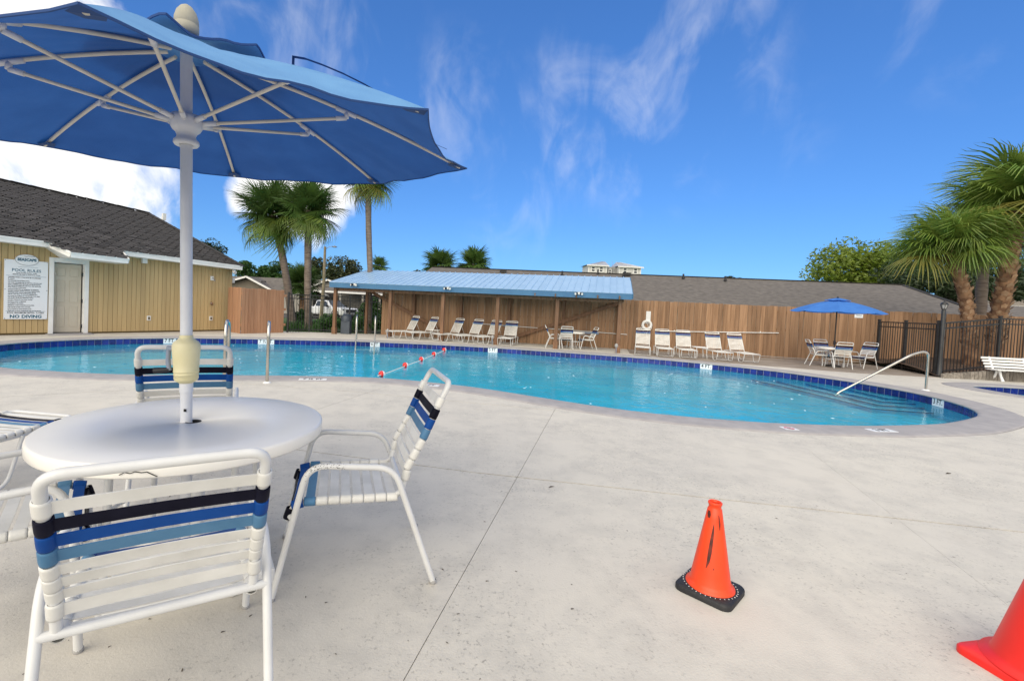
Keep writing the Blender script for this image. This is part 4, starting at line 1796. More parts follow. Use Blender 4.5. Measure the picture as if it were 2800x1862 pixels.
fl_ = box_part('wall_light', (3.22, -.09, 2.28), (.13, .14, .17), MT['trim'], ph)
for s in (3.41, 5.36):
    p = box_part('outlet_cover', (s, -.025, .46), (.105, .03, .15), MT['trim'], ph)
    box_part('outlet', (0, -.018, 0), (.05, .012, .09), MT['boarddark'], p, 0)
p = box_part('shower_bracket', (5.36, -.025, 1.88), (.11, .03, .15), MT['trim'], ph)
mb = MB()
mb.tube(fillet([(0, -.01, 0), (0, -.10, .01), (.01, -.16, -.05)], .04, 4), .010, 8)
mb.lathe([(.028, 0), (.016, .03), (.009, .045)], 14, (.01, -.165, -.095))
mb.build('shower_head', MT['chrome'], p)
p = box_part('shower_plate', (5.36, -.03, .99), (.06, .03, .06), MT['chrome'], ph)
mb = MB()
mb.tube([(0, -.005, 0), (0, -.02, 0)], .055, 18)
mb.tube([(0, -.02, 0), (0, -.06, 0)], .022, 14)
mb.build('shower_valve', MT['steel'], p)
mb = MB()
mb.tube([(0, -.05, 0), (.03, -.055, -.06)], .008, 8)
mb.build('valve_lever', MT['blackmetal'], p)
box_part('speaker_box', (6.16, .12, 1.86), (.13, .16, .19), MT['trim'], ph)
mb = MB()
mb.tube([(0, 0, 0), (.02, -.10, -.04)], [.05, .065], 14)
mb.tube([(0, 0, .02), (0, .0, .12)], .03, 10)
mb.build('flood_light', MT['trim'], ph, (5.98, -.28, 2.17))
mb = MB()
mb.tube([(0, 0, 0), (.01, -.08, -.05)], [.03, .045], 12)
mb.build('flood_light', MT['trim'], ph, (4.15, -.33, 2.36))
box_part('roof_vent', (4.95, 2.9, roof_z(4.95, 2.9) + .12), (.12, .12, .26), MT['trim'], ph)

# rules sign
sg = thing('rules_sign', 'white SEASCAPE pool rules board on the mustard wall beside the door', 'sign', (0, 0, 0), 0)
sg.matrix_world = wm @ Matrix.Translation((.485, -.035, 1.21))
mb = MB()
mb.box((0, 0, 0), (.87, .028, 1.57))
mb.box((0, .004, .80), (.2, .018, .12))
pan = mb.build('panel', MT['signwhite'], sg)
mb = MB()
n = 40
ov = lambda k, a, b, y: (a * math.cos(2 * math.pi * k / n), y, .80 + b * math.sin(2 * math.pi * k / n))
vs = [ov(k, .235, .15, -.026) for k in range(n)] + [ov(k, .235, .15, .012) for k in range(n)]
mb.add(vs, [tuple(range(n)), tuple(range(2 * n - 1, n - 1, -1))] + [(k, n + k, n + (k + 1) % n, (k + 1) % n) for k in range(n)])
ol = mb.build('oval_crest', MT['signwhite'], sg)
mb = MB()
vs = [ov(k, .236, .151, -.0275) for k in range(n)] + [ov(k, .226, .141, -.0275) for k in range(n)]
mb.add(vs, [(k, (k + 1) % n, n + (k + 1) % n, n + k) for k in range(n)])
mb.build('crest_outline', MT['chrome'], ol)
mb = MB()
for x0, z0 in ((-.02, .885), (.05, .893), (.12, .888)):
    for sgn in (-1, 1):
        mb.tube([(x0, -.028, z0), (x0 + sgn * .018, -.028, z0 + .010), (x0 + sgn * .036, -.028, z0 + .004)], .0035, 6)
mb.build('gull_mark', MT['inkblack'], ol)
TR = (R(90), 0, 0)
text_obj('SEASCAPE', .098, 'lettering', MT['ink'], ol, (0, -.0275, .80), TR, sx=.86, bold=.005)
text_obj('POOL RULES', .105, 'lettering', MT['ink'], pan, (0, -.0152, .515), TR, sx=.98, bold=.002)
text_obj('NO DIVING', .115, 'lettering', MT['ink'], pan, (0, -.0152, -.715), TR, sx=1.06, bold=.004)
text_obj('POOL MAXIMUM DEPTH:  7.5 FEET', .056, 'lettering', MT['inkblack'], pan, (0, -.0152, -.615), TR, sx=.86, bold=.0012)
text_obj('POOL HOURS: DAWN - DUSK', .034, 'lettering', MT['inkblack'], pan, (0, -.0152, .445), TR, sx=.9, bold=.001)
text_obj('EMERGENCIES: DIAL 911 FROM POOL PHONE', .030, 'lettering', MT['inkblack'], pan, (0, -.0152, .402), TR, sx=.9, bold=.001)
LN = ['CHILDREN UNDER 12 YEARS MUST BE ACCOMPANIED', 'BY ADULT.', 'SHOWER BEFORE ENTERING POOL.', 'NO FOOD OR BEVERAGES IN THE POOL OR POOL WET', 'DECK. COMMERCIALLY BOTTLED WATER IN PLASTIC',
      'BOTTLES IS ALLOWED ON THE POOL WET DECK FOR', 'POOL PATRON HYDRATION.', 'ANYONE SUSPECTED OF DIARRHEA OR WEARING', 'DIAPERS CANNOT ENTER THE POOL. INFANTS AND', 'TODDLERS MUST WEAR SWIM PANTS. PLEASE',
      'REPORT ANY SPILLS OR HAZARDS IMMEDIATELY.', 'NO GLASS OR ANIMALS IN THE FENCED POOL AREA', '(OR 50 FEET FROM AN UNFENCED POOL).', 'DO NOT SWALLOW THE POOL WATER.', 'BATHING LOAD: 71 PERSONS',
      'NO JUMPING OR DIVING.', 'RESIDENTS: GUESTS REQUIRE A POOL PASS.', 'KEEP GATES CLOSED AND LATCHED.', 'PLACE TRASH IN TRASH RECEPTACLES.', 'ITEMS LEFT AT POOL OVERNIGHT WILL BE DISCARDED.']
z = .325
for i, s in enumerate(LN):
    text_obj(s, .036, 'lettering', MT['inkblack'], pan, (-.36, -.0152, z), TR, 'LEFT', sx=.74, bold=.0009)
    z -= .0425 if i in (0, 3, 4, 5, 7, 8, 9, 11) else .050
mb = MB()
for zz, w, x in ((.365, .80, 0), (-.572, .80, 0), (.605, .40, .03)):
    mb.box((x, -.0148, zz), (w, .002, .006))
mb.build('rule_line', MT['ink'], pan)
mb = MB()
for x in (-.415, .415):
    for zz in (.765, .0, -.765):
        mb.tube([(x, -.013, zz), (x, -.018, zz)], .010, 8)
mb.build('screw', MT['chrome'], pan)
s2 = thing('notice_sign', 'white notice at the left picture edge, cut off, on the mustard wall', 'sign')
s2.matrix_world = wm @ Matrix.Translation((-.38, -.03, 1.45))
box_part('panel', (0, 0, 0), (.70, .02, .95), MT['signwhite'], s2, 0)

# ---------------------------------------------------------------- fences
def plank_me(name, w, h, d, mat):
    mb = MB()
    mb.box((0, 0, h / 2), (w, d, h))
    return bevel_mesh(mb.mesh(name, mat), .004, 1)


def plank_fence(label, pts, h, pitch, mat, rnd, zb=0.0, group=None, name='plank_fence', rails=True, hfun=None):
    P = [Vector((x, y, 0)) for x, y in pts]
    t = thing(name, label, 'fence', P[0], 0, group)
    me = plank_me('plank', pitch - .006, 1.0, .02, mat)
    for a, b in zip(P, P[1:]):
        L = (b - a).length
        u = (b - a) / L
        n = Vector((u.y, -u.x, 0))                     # towards the pool
        k = int(L / pitch)
        rz = math.atan2(u.y, u.x)
        for i in range(k):
            c = a + u * ((i + .5) * pitch) + n * rnd.uniform(-.004, .004)
            hh = (hfun(c) if hfun else h) + rnd.uniform(-.012, .012)
            put(me, 'plank', t, c - P[0] + Vector((0, 0, zb)), (rnd.uniform(-.006, .006), rnd.uniform(-.004, .004), rz), (1, 1, hh))
        if rails:
            for z in (.3, h * .55, h - .2):
                mb = MB()
                mb.bar(a - P[0] - n * .035 + Vector((0, 0, z)), b - P[0] - n * .035 + Vector((0, 0, z)), .04, .09)
                mb.build('rail', mat, t)
    return t


rf = random.Random(11)
F0, F1 = Vector((-3.294, 18.847, 0)), Vector((12.062, 16.341, 0))
uf = (F1 - F0).normalized()
nf = Vector((-uf.y, uf.x, 0))


def FP(s, d=0.0, z=0.0):
    return F0 + uf * s + nf * d + Vector((0, 0, z))


fa_, fb_ = FP(-.15), FP(23.2)
plank_fence('long brown wooden plank fence behind the pergola and loungers', [(fa_.x, fa_.y), (fb_.x, fb_.y)], 1.84, .140, MT['wood'], rf)
plank_fence('reddish wooden fence enclosure at the pool house corner', [(-8.62, 16.75), (-7.80, 16.05)], 1.60, .118, MT['woodred'], rf, name='plank_enclosure', group='cedar enclosure panels')
plank_fence('reddish wooden fence panel running to the black metal fence', [(-7.79, 16.06), (-6.80, 17.50)], 1.585, .118, MT['woodred'], rf, name='plank_enclosure', group='cedar enclosure panels')


def metal_fence(label, pts, h, pitch, zs=None, group=None, post_h=None, bar_w=.015, gates=()):
    P = [Vector((*p, z)) for p, z in zip(pts, zs or [0] * len(pts))]
    t = thing('metal_fence', label, 'fence', P[0], 0, group)
    mb = MB()
    mb.box((0, 0, h / 2), (bar_w, bar_w, h))
    me = mb.mesh('picket', MT['blackmetal'])
    mbp = MB()
    ph_ = post_h or h + .05
    mbp.box((0, 0, ph_ / 2), (.06, .06, ph_))
    mbp.box((0, 0, ph_ + .012), (.075, .075, .024))
    pm = mbp.mesh('post', MT['blackmetal'])
    for i, (a, b) in enumerate(zip(P, P[1:])):
        u = (b - a)
        L = Vector((u.x, u.y, 0)).length
        rz = math.atan2(u.y, u.x)
        k = max(2, int(L / pitch))
        for j in range(1, k):
            put(me, 'picket', t, a.lerp(b, j / k) - P[0], (0, 0, rz))
        mb = MB()
        for z in (.10, h - .16, h - .01):
            mb.bar(a - P[0] + Vector((0, 0, z)), b - P[0] + Vector((0, 0, z)), .03, .035)
        mb.build('rail', MT['blackmetal'], t)
    for p in P:
        put(pm, 'post', t, p - P[0])
    return t


metal_fence('black metal picket fence in front of the shrubs left of the pergola', [(-6.77, 17.62), (-6.16, 18.25), (-4.72, 18.75), (-3.42, 19.02)], 1.46, .105, group=None)
metal_fence('black metal gate and fence in front of the planks by the lamp post', [(13.80, 15.50), (13.60, 14.35), (13.10, 12.86)], 1.47, .105)
metal_fence('black metal fence on the bank in front of the palms', [(13.16, 12.90), (15.35, 13.35), (19.5, 14.2)], 1.46, .118, [0.03, .25, .32])

# ---------------------------------------------------------------- pergola
P1, P5 = Vector((-5.009, 18.257, 0)), Vector((5.112, 15.412, 0))
up_ = (P5 - P1).normalized()
np_ = Vector((-up_.y, up_.x, 0))
PRZ = math.atan2(up_.y, up_.x)
pg = thing('pergola', 'open timber pergola with pale blue metal roof and blue fascia', 'shelter', P1, PRZ)
# local x along the front, y towards the fence
for x, y in ((.0, -.30), (2.28, -.20), (4.34, -.12), (6.36, -.02), (8.44, .05), (10.50, .12)):
    mb = MB()
    mb.box((x, y, .92), (.115, .115, 1.84))
    o = mb.build('post', MT['post'], pg)
    mb = MB()
    mb.box((x, y, .13), (.155, .155, .26))
    mb.build('post_base', MT['post'], o)
for x, y in ((.75, .84), (2.72, 1.06), (4.62, 1.28), (6.50, 1.49), (8.55, 1.72), (10.55, 1.94)):
    mb = MB()
    mb.box((x, y, 1.08), (.10, .10, 2.16))
    mb.build('post', MT['post'], pg)
mb = MB()
mb.bar((-.05, -.26, 1.755), (10.60, .12, 1.755), .05, .13)
mb.build('front_beam', MT['post'], pg)
mb = MB()
mb.bar((.6, 1.35, 2.33), (10.65, 2.07, 2.33), .05, .16)
mb.build('rear_beam', MT['post'], pg)
mb = MB()
mb.bar((.02, -.3, 1.78), (.75, 1.35, 1.78), .05, .12)
mb.bar((10.56, .1, 1.78), (10.6, 2.0, 1.9), .05, .12)
mb.build('side_beam', MT['post'], pg)
for a, b in (((.75, .80, 1.80), (3.75, 1.16, .38)), ((10.50, 1.90, 1.68), (6.60, 1.46, .16))):
    mb = MB()
    mb.bar(a, b, .045, .12)
    mb.build('brace', MT['post'], pg)
for i in range(16):
    x = .1 + i * .69
    mb = MB()
    mb.bar((x, -.3, 1.83), (x + .02, 2.35, 2.50), .04, .10)
    mb.build('rafter', MT['post'], pg)
# roof panels: flat pan with a raised seam, 0.23 m wide
EF, ER = (-.62, 1.985), (2.45, 2.70)
np_n = 46
wpan = 10.95 / np_n
for i in range(np_n):
    x0 = -.10 + i * wpan
    yf0 = -.58 + .036 * (x0)
    mb = MB()
    a, b = Vector((x0, yf0, 1.985)), Vector((x0 + .05, 2.35, 2.69))
    n_ = Vector((0, -(b.z - a.z), b.y - a.y)).normalized()
    mb.add([a, a + Vector((wpan, .009, 0)), b + Vector((wpan, 0, 0)), b] + [q - n_ * .006 for q in (a, a + Vector((wpan, .009, 0)), b + Vector((wpan, 0, 0)), b)],
           [(0, 1, 2, 3), (7, 6, 5, 4), (0, 4, 5, 1)])
    w = .022
    mb.add([a + Vector((-w, 0, 0)), a + n_ * .026 + Vector((-w * .5, 0, 0)), a + n_ * .026 + Vector((w * .5, 0, 0)), a + Vector((w, 0, 0)),
            b + Vector((-w, 0, 0)), b + n_ * .026 + Vector((-w * .5, 0, 0)), b + n_ * .026 + Vector((w * .5, 0, 0)), b + Vector((w, 0, 0))],
           [(0, 4, 5, 1), (1, 5, 6, 2), (2, 6, 7, 3), (0, 1, 2, 3)])
    mb.build('roof_panel', MT['metalroof'], pg)
mb = MB()
mb.bar((-.12, -.555, 1.885), (10.84, -.165, 1.885), .03, .185)
mb.build('fascia', MT['fascia'], pg)
mb = MB()
mb.bar((-.115, -.55, 1.895), (-.06, 2.33, 2.585), .03, .16)
mb.build('fascia', MT['fascia'], pg)
mb = MB()
mb.bar((10.86, -.165, 1.895), (10.90, 2.33, 2.605), .03, .16)
mb.build('fascia', MT['fascia'], pg)
for x in (.95, 4.60, 9.15):
    y = -.57 + .0355 * x
    mb = MB()
    mb.box((x, y - .02, 1.93), (.09, .04, .08))
    fo = mb.build('flood_light', MT['trim'], pg)
    for s in (-1, 1):
        mb = MB()
        mb.tube([(x + s * .05, y - .05, 1.93), (x + s * .105, y - .13, 1.91)], [.03, .048], 12)
        lo = mb.build('lamp_head', MT['blackp'], fo)
        mb = MB()
        mb.tube([(x + s * .106, y - .131, 1.9095), (x + s * .108, y - .134, 1.909)], .040, 12)
        mb.build('lens', MT['white'], lo)

# pergola table
round_table('round white table under the pergola with three strap chairs', (3.86, 16.50, 0), .38, .60, 'small round tables', True)
round_table('round white table under the far blue umbrella', (11.317, 14.20, .006), .44, .60, 'small round tables', True)

# far umbrella
fu = thing('market_umbrella', 'far bright blue umbrella on a dark pole over the corner table', 'umbrella', (11.317, 14.20, .006))
mb = MB()
mb.tube([(0, 0, .02), (.0, 0, 2.07)], .018, 12)
mb.build('pole', MT['umbpole'], fu)
mb = MB()
mb.lathe([(.20, 0), (.20, .05), (.05, .08), (.03, .25)], 20)
mb.build('base', MT['umbpole'], fu)
mb = MB()
mb.tube([(-.0, -.02, .74), (-.02, -.10, .74)], .014, 8)
mb.tube([(0, 0, .68), (0, 0, .80)], .032, 10)
mb.build('crank', MT['blackp'], fu)
mb = MB()
ZR, ZT, RR = 1.68, 2.06, 1.19
for k in range(8):
    a0, a1 = R(k * 45 + 10), R(k * 45 + 55)
    vs = []
    for j in range(9):
        f = .10 + .90 * j / 8
        for i in range(7):
            s = i / 6
            e = Vector((math.cos(a0), math.sin(a0), 0)).lerp(Vector((math.cos(a1), math.sin(a1), 0)), s) * RR
            z = ZT + (ZR - ZT) * f + .05 * 4 * f * (1 - f) - 4 * s * (1 - s) * f * .03
            vs.append((e.x * f, e.y * f, z))
    mb.add(vs, [(j * 7 + i, (j + 1) * 7 + i, (j + 1) * 7 + i + 1, j * 7 + i + 1) for j in range(8) for i in range(6)], True)
cn = mb.build('canopy', MT['canvas2'], fu)
mb = MB()
n = 48
vs = []
for f, dz in ((.0, .05), (.14, .045), (.27, .035)):
    for i in range(n):
        a = 2 * math.pi * i / n
        vs.append((RR * f * math.cos(a), RR * f * math.sin(a), ZT + (ZR - ZT) * f + .05 * 4 * f * (1 - f) + dz + .008 * math.sin(8 * a)))
mb.add(vs, [(j * n + i, (j + 1) * n + i, (j + 1) * n + (i + 1) % n, j * n + (i + 1) % n) for j in range(2) for i in range(n)], True)
mb.build('vent_cap', MT['canvas2'], cn)
for k in range(8):
    a = R(k * 45 + 10)
    mb = MB()
    mb.tube([(.05 * math.cos(a), .05 * math.sin(a), ZT - .03), (RR * .97 * math.cos(a), RR * .97 * math.sin(a), ZR - .012)], .007, 6)
    mb.build('rib', MT['umbpole'], fu)
mb = MB()
mb.lathe([(.0, .0), (.03, .0), (.034, .02), (.02, .05), (0, .06)], 12, (0, 0, 2.10))
mb.build('finial', MT['blackp'], fu)

# ---------------------------------------------------------------- things on and along the fence
wmF = Matrix.Translation(F0) @ Matrix.Rotation(math.atan2(uf.y, uf.x), 4, 'Z')


def on_fence(name, label, cat, s, z, d=-.02, group=None):
    t = thing(name, label, cat, (0, 0, 0), 0, group)
    t.matrix_world = wmF @ Matrix.Translation((s, d, z))
    return t


t = on_fence('life_ring', 'white life ring hanging on a white backboard on the plank fence', 'life ring', 10.13, .94, -.05)
mb = MB()
ring = [(.145 * math.cos(a), 0, .145 * math.sin(a)) for a in [2 * math.pi * k / 36 for k in range(37)]]
mb.tube(ring, .050, 14, False)
mb.build('ring', MT['ringwhite'], t)
for k in range(4):
    a = math.pi / 4 + k * math.pi / 2
    mb = MB()
    tang = Vector((-math.sin(a), 0, math.cos(a)))
    c = Vector((.145 * math.cos(a), 0, .145 * math.sin(a)))
    mb.tube([c - tang * .02, c + tang * .02], .0525, 14)
    mb.build('band', MT['rope'], t)
mb = MB()
mb.tube([(.02, -.03, .04), (.06, -.05, -.12), (.02, -.05, -.25), (-.02, -.05, -.38), (.05, -.05, -.45)], .007, 6)
mb.tube([(-.18, 0, 0), (-.21, -.02, -.12), (-.06, -.05, -.30), (.09, -.05, -.26), (.17, -.02, -.10), (.19, 0, .02)], .007, 6)
mb.build('throw_line', MT['rope'], t)
t = on_fence('ring_backboard', 'white board on the fence that the life ring hangs from', 'board', 10.17, 1.22, -.025)
box_part('board', (0, 0, 0), (.16, .02, .46), MT['white'], t, 0)
mb = MB()
mb.tube([(-.03, -.01, -.20), (-.03, -.05, -.20), (-.03, -.05, -.17)], .008, 6)
mb.build('hook', MT['chrome'], t)
t = on_fence('reach_pole', 'long white rescue pole held along the plank fence', 'pole', 10.6, .74, -.05)
mb = MB()
mb.tube([(0, 0, 0), (4.0, 0, .16)], .014, 10)
mb.build('pole', MT['white'], t)
for x in (.5, 3.4):
    box_part('holder', (x, .01, .02 + x * .04), (.03, .05, .05), MT['white'], t, 0)
t = on_fence('brush_pole', 'pool brush pole resting on the fence left of the pergola table', 'pole', 3.6, .66, -.05)
mb = MB()
mb.tube([(0, 0, 0), (2.75, 0, -.05)], .012, 8)
mb.build('pole', MT['white'], t)
box_part('brush_head', (1.4, 0, -.03), (.35, .05, .06), MT['greyp'], t, .01)
t = on_fence('net_pole', 'long skimmer pole leaning along the fence behind the pergola chairs', 'pole', 6.3, .62, -.06)
mb = MB()
mb.tube([(0, 0, 0), (3.15, 0, -.07)], .012, 8)
mb.build('pole', MT['white'], t)
mb = MB()
mb.box((1.5, 0, -.09), (1.25, .03, .07))
mb.build('net_frame', MT['greyp'], t)
t = on_fence('fence_notice', 'small white notice on the fence under the far umbrella', 'sign', 17.1, 1.63, -.02)
box_part('panel', (0, 0, 0), (.26, .012, .13), MT['signwhite'], t, 0)
mb = MB()
mb.box((.0, -.008, .02), (.18, .002, .02))
mb.build('printed_line', MT['ink'], t)
# hose lying along the foot of the fence
t = on_fence('water_hose', 'thin pale hose lying along the foot of the plank fence', 'hose', 13.4, .06, -.22)
mb = MB()
mb.tube(catmull([(0, -.3, .0), (.7, 0, .0), (1.6, -.12, 0), (2.6, .02, 0), (4.2, -.05, .0)], 6, False), .011, 6)
mb.build('hose', MT['rubber'], t)

# path lights by the pergola posts
for x, y, lab in ((4.90, 14.98, 'small path light at the right front post of the pergola'), (-2.86, 17.02, 'small path light at the left front post of the pergola'),
                  (.96, 16.30, 'small path light at the middle front post of the pergola')):
    t = thing('path_light', lab, 'light', (x, y, 0), 0, 'small path lights')
    mb = MB()
    mb.tube([(0, 0, 0), (0, 0, .24)], .014, 8)
    mb.build('stem', MT['greyp'], t)
    mb = MB()
    mb.lathe([(.03, .22), (.055, .25), (.05, .31), (.02, .35), (0, .355)], 14)
    mb.build('lamp', MT['rubber'], t)
# bin
t = thing('trash_bin', 'grey blue trash bin standing behind the left pergola post', 'bin', (-4.72, 18.30, 0))
mb = MB()
mb.prism([(-.17, -.17), (.17, -.17), (.17, .17), (-.17, .17)], .0, .50)
mb.build('body', MT['trash'], t)
mb = MB()
mb.lathe([(.205, .50), (.205, .56), (.20, .68), (.13, .76), (0, .78)], 24)
mb.build('lid', MT['trash'], t)

# lamp post
t = thing('lamp_post', 'black lamp post with lantern in front of the metal gate', 'street lamp', (13.142, 12.80, 0))
mb = MB()
mb.lathe([(.085, 0), (.085, .05), (.06, .08), (.055, .5), (.05, .55), (.048, 1.83), (.035, 1.86)], 16)
mb.build('post', MT['blackmetal'], t)
mb = MB()
mb.lathe([(.035, 1.86), (.055, 1.88), (.055, 1.885)], 6)
for k in range(6):
    a = k * math.pi / 3
    mb.bar((.048 * math.cos(a), .048 * math.sin(a), 1.88), (.080 * math.cos(a), .080 * math.sin(a), 2.0), .008, .008)
mb.lathe([(.085, 2.0), (.088, 2.01), (.055, 2.06), (.02, 2.085), (.012, 2.12), (0, 2.13)], 6)
mb.build('lantern_cage', MT['blackmetal'], t)
mb = MB()
mb.lathe([(.045, 1.886), (.074, 1.995)], 6)
mb.build('lantern_glass', MT['rubber'], t)

# timber edging of the bank
t = thing('timber_edging', 'row of short grey upright timbers edging the planted bank', 'edging', (13.06, 12.62, 0))
n = 46
for i in range(n):
    x = i * .098
    y = -.03 + .03 * math.sin(i * .25)
    h = .13 + min(.16, i * .010) + rf.uniform(-.012, .012)
    mb = MB()
    if i == 0:
        mb.box((0, 0, .5), (.092, .07, 1))
        tm = bevel_mesh(mb.mesh('timber', MT['woodgrey']), .004, 1)
    put(tm, 'timber', t, (x, y, 0), (0, 0, rf.uniform(-.1, .1)), (1, 1, h))

# bench
t = thing('park_bench', 'white slatted bench on the deck in front of the timber edging', 'bench', (14.82, 12.42, 0), R(-4))
BS = .72
for i in range(4):
    mb = MB()
    mb.box((.0, -.20 + i * .118, .43), (1.75, .095, .03))
    mb.build('seat_slat', MT['white'], t)
for i in range(4):
    mb = MB()
    mb.box((0, .235 + .055 * i, .52 + i * .105), (1.75, .026, .075))
    mb.build('back_slat', MT['white'], t)
for x in (-.60, .60):
    mb = MB()
    mb.bar((x, -.20, .415), (x, .24, .40), .06, .05)
    mb.bar((x, .21, .40), (x, .40, .88), .06, .035, (0, -1, .4))
    mb.tube([(x, -.02, .40), (x, -.08, .20), (x - .0, -.17, .0)], [.045, .036, .05], 8)
    mb.tube([(x, .06, .40), (x, .12, .20), (x, .24, .0)], [.045, .036, .05], 8)
    mb.build('leg', MT['white'], t)
t.scale = (BS,) * 3

# ---------------------------------------------------------------- palms
rp = random.Random(42)


def frond_mesh(name, mat, rad=1.0, pet=.62, nleaf=54, spread=155, droop=.35, curl=.35, seed=0, width=.023):
    """fan frond pointing along +X: petiole then a folded fan whose segments droop at the tips"""
    r = random.Random(seed)
    mb = MB()
    pp = [(pet * f, 0, .10 * f * f * pet) for f in (0, .33, .66, 1.0)]
    mb.tube(pp, [.022, .016, .013, .011], 5, False, False)
    base = Vector(pp[-1])
    for i in range(nleaf):
        f = (i + .5) / nleaf * 2 - 1
        a = R(spread) * f + R(r.uniform(-2, 2))
        L = rad * (1 - .28 * abs(f) ** 2) * r.uniform(.88, 1.06)
        root = base + Vector((.28 * (1 - abs(f)) * rad, 0, 0))      # costapalmate: the mid-rib runs into the blade
        dirv = Vector((math.cos(a), math.sin(a), .16 * math.cos(a) - .22 * abs(math.sin(a)) + r.uniform(-.03, .03))).normalized()
        side = Vector((-math.sin(a), math.cos(a), 0))
        w0 = width * r.uniform(.8, 1.15) * rad
        pts = []
        for j, t in enumerate((0, .38, .68, .88, 1.0)):
            p = root + dirv * (L * t)
            p.z -= droop * L * max(0, t - .35) ** 2 * (1.2 + r.uniform(-.3, .7)) + curl * .25 * t * t * L
            w = w0 * (.25, 1.0, .75, .42, .05)[j]
            pts.append((p, w))
        vs = []
        for p, w in pts:
            vs += [p - side * w + Vector((0, 0, w * .45)), p, p + side * w + Vector((0, 0, w * .45))]
        fs = []
        for j in range(4):
            o = j * 3
            fs += [(o, o + 1, o + 4, o + 3), (o + 1, o + 2, o + 5, o + 4)]
        mb.add(vs, fs)
    return mb.mesh(name, mat)


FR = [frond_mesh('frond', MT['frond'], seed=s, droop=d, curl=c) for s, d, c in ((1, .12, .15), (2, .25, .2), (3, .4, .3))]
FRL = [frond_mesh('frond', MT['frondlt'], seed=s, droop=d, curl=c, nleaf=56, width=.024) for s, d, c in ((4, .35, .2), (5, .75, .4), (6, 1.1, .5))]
FRY = [frond_mesh('frond', MT['frondyel'], seed=9, droop=.9, curl=.5, nleaf=40), frond_mesh('frond', MT['frondlt'], seed=10, droop=.9, curl=.5, nleaf=44)]
FRF = [frond_mesh('frond', MT['frond'], seed=s, droop=.25, curl=.2, nleaf=28, width=.05) for s in (7, 8)]


def palm(label, path, r0, r1, rad, nfr, sets, barkm, group, elo=-55, ehi=80, boots=0, pet=1.0, seed=1, skirt=None):
    r = random.Random(seed)
    path = [Vector(p) for p in path]
    B = path[0]
    t = thing('palm_tree', label, 'palm tree', B, 0, group)
    sp = catmull([p - B for p in path], 5, False)
    n = len(sp)
    mb = MB()
    rr = []
    for i in range(n):
        f = i / (n - 1)
        rr.append((r0 + (r1 - r0) * f) * (1 + .05 * math.sin(i * 2.3) + (.35 * (1 - f) ** 8)))
    mb.tube(sp, rr, 12)
    tr = mb.build('trunk', barkm, t)
    if boots:
        L = sum((b - a).length for a, b in zip(sp, sp[1:]))
        mbt = MB()
        mbt.add([(-.055, 0, 0), (.055, 0, 0), (.075, .05, .10), (0, .075, .16), (-.075, .05, .10), (0, .018, .02)], [(0, 1, 5), (1, 2, 5), (2, 3, 5), (3, 4, 5), (4, 0, 5)])
        bme = mbt.mesh('leaf_boot', MT['boot'])
        for i in range(boots):
            f = .20 + .80 * i / boots
            k = min(int(f * (n - 1)), n - 2)
            g = f * (n - 1) - k
            c = sp[k].lerp(sp[k + 1], g)
            rad_ = (rr[k] + (rr[k + 1] - rr[k]) * g)
            a = i * 2.399
            sc = rad_ / .19
            put(bme, 'leaf_boot', t, c + Vector((math.cos(a) * rad_ * .93, math.sin(a) * rad_ * .93, 0)), (r.uniform(-.25, .15), r.uniform(-.2, .2), a - math.pi / 2), (sc, sc, sc))
    top = sp[-1]
    for i in range(nfr):
        f = (i + .5) / nfr
        el = R(ehi + (elo - ehi) * f + r.uniform(-9, 9))
        az = i * 2.399963 + r.uniform(-.25, .25)
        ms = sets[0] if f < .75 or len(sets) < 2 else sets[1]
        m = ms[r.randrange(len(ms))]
        s = rad * r.uniform(.85, 1.1) / 1.75 * (1.0 if f > .12 else .8)
        q = Matrix.Rotation(az, 4, 'Z') @ Matrix.Rotation(-el, 4, 'Y') @ Matrix.Rotation(r.uniform(-.5, .5), 4, 'X')
        o = put(m, 'frond', t, top + Vector((0, 0, rad * .05 * (1 - f))))
        o.rotation_euler = q.to_euler()
        o.scale = (s * pet, s, s)
    if skirt:
        mb = MB()
        for i in range(skirt):
            a = r.uniform(0, 6.28)
            p = top + Vector((math.cos(a) * r1, math.sin(a) * r1, r.uniform(-.30, .05)))
            mb.tube([p, p + Vector((math.cos(a) * .15, math.sin(a) * .15, .12)), p + Vector((math.cos(a) * .32, math.sin(a) * .32, .02))], [.03, .022, .012], 5, False)
        mb.build('dead_stalk', MT['boot'], t)
    return t


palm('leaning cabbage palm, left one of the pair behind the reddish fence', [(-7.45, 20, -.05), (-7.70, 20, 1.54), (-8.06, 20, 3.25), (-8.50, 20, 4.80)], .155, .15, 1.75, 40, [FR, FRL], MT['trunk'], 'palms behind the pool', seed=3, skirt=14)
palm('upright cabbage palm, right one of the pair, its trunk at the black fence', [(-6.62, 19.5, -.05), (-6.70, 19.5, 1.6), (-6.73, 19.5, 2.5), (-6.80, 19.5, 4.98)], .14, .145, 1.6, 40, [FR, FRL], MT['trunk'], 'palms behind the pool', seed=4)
palm('tall slender palm rising behind the pergola, crown partly hidden by umbrella', [(-4.15, 20, -.05), (-4.20, 20, 1.6), (-4.23, 20, 2.7), (-4.36, 20, 4.4), (-4.46, 20, 6.45)], .105, .13, 1.35, 36, [FR, FRY], MT['trunk'], 'palms behind the pool', seed=6, elo=-50)
palm('far palm left of two peeping over the long roof', [(-2.72, 45, -.1), (-2.7, 45, 3), (-2.73, 45, 5.0)], .22, .22, 2.15, 30, [FRF], MT['trunk'], 'palms far behind the long roof', seed=7)
palm('far palm right of two peeping over the long roof', [(.5, 45, -.1), (.5, 45, 3), (.5, 45, 5.3)], .22, .22, 2.05, 30, [FRF], MT['trunk'], 'palms far behind the long roof', seed=8)
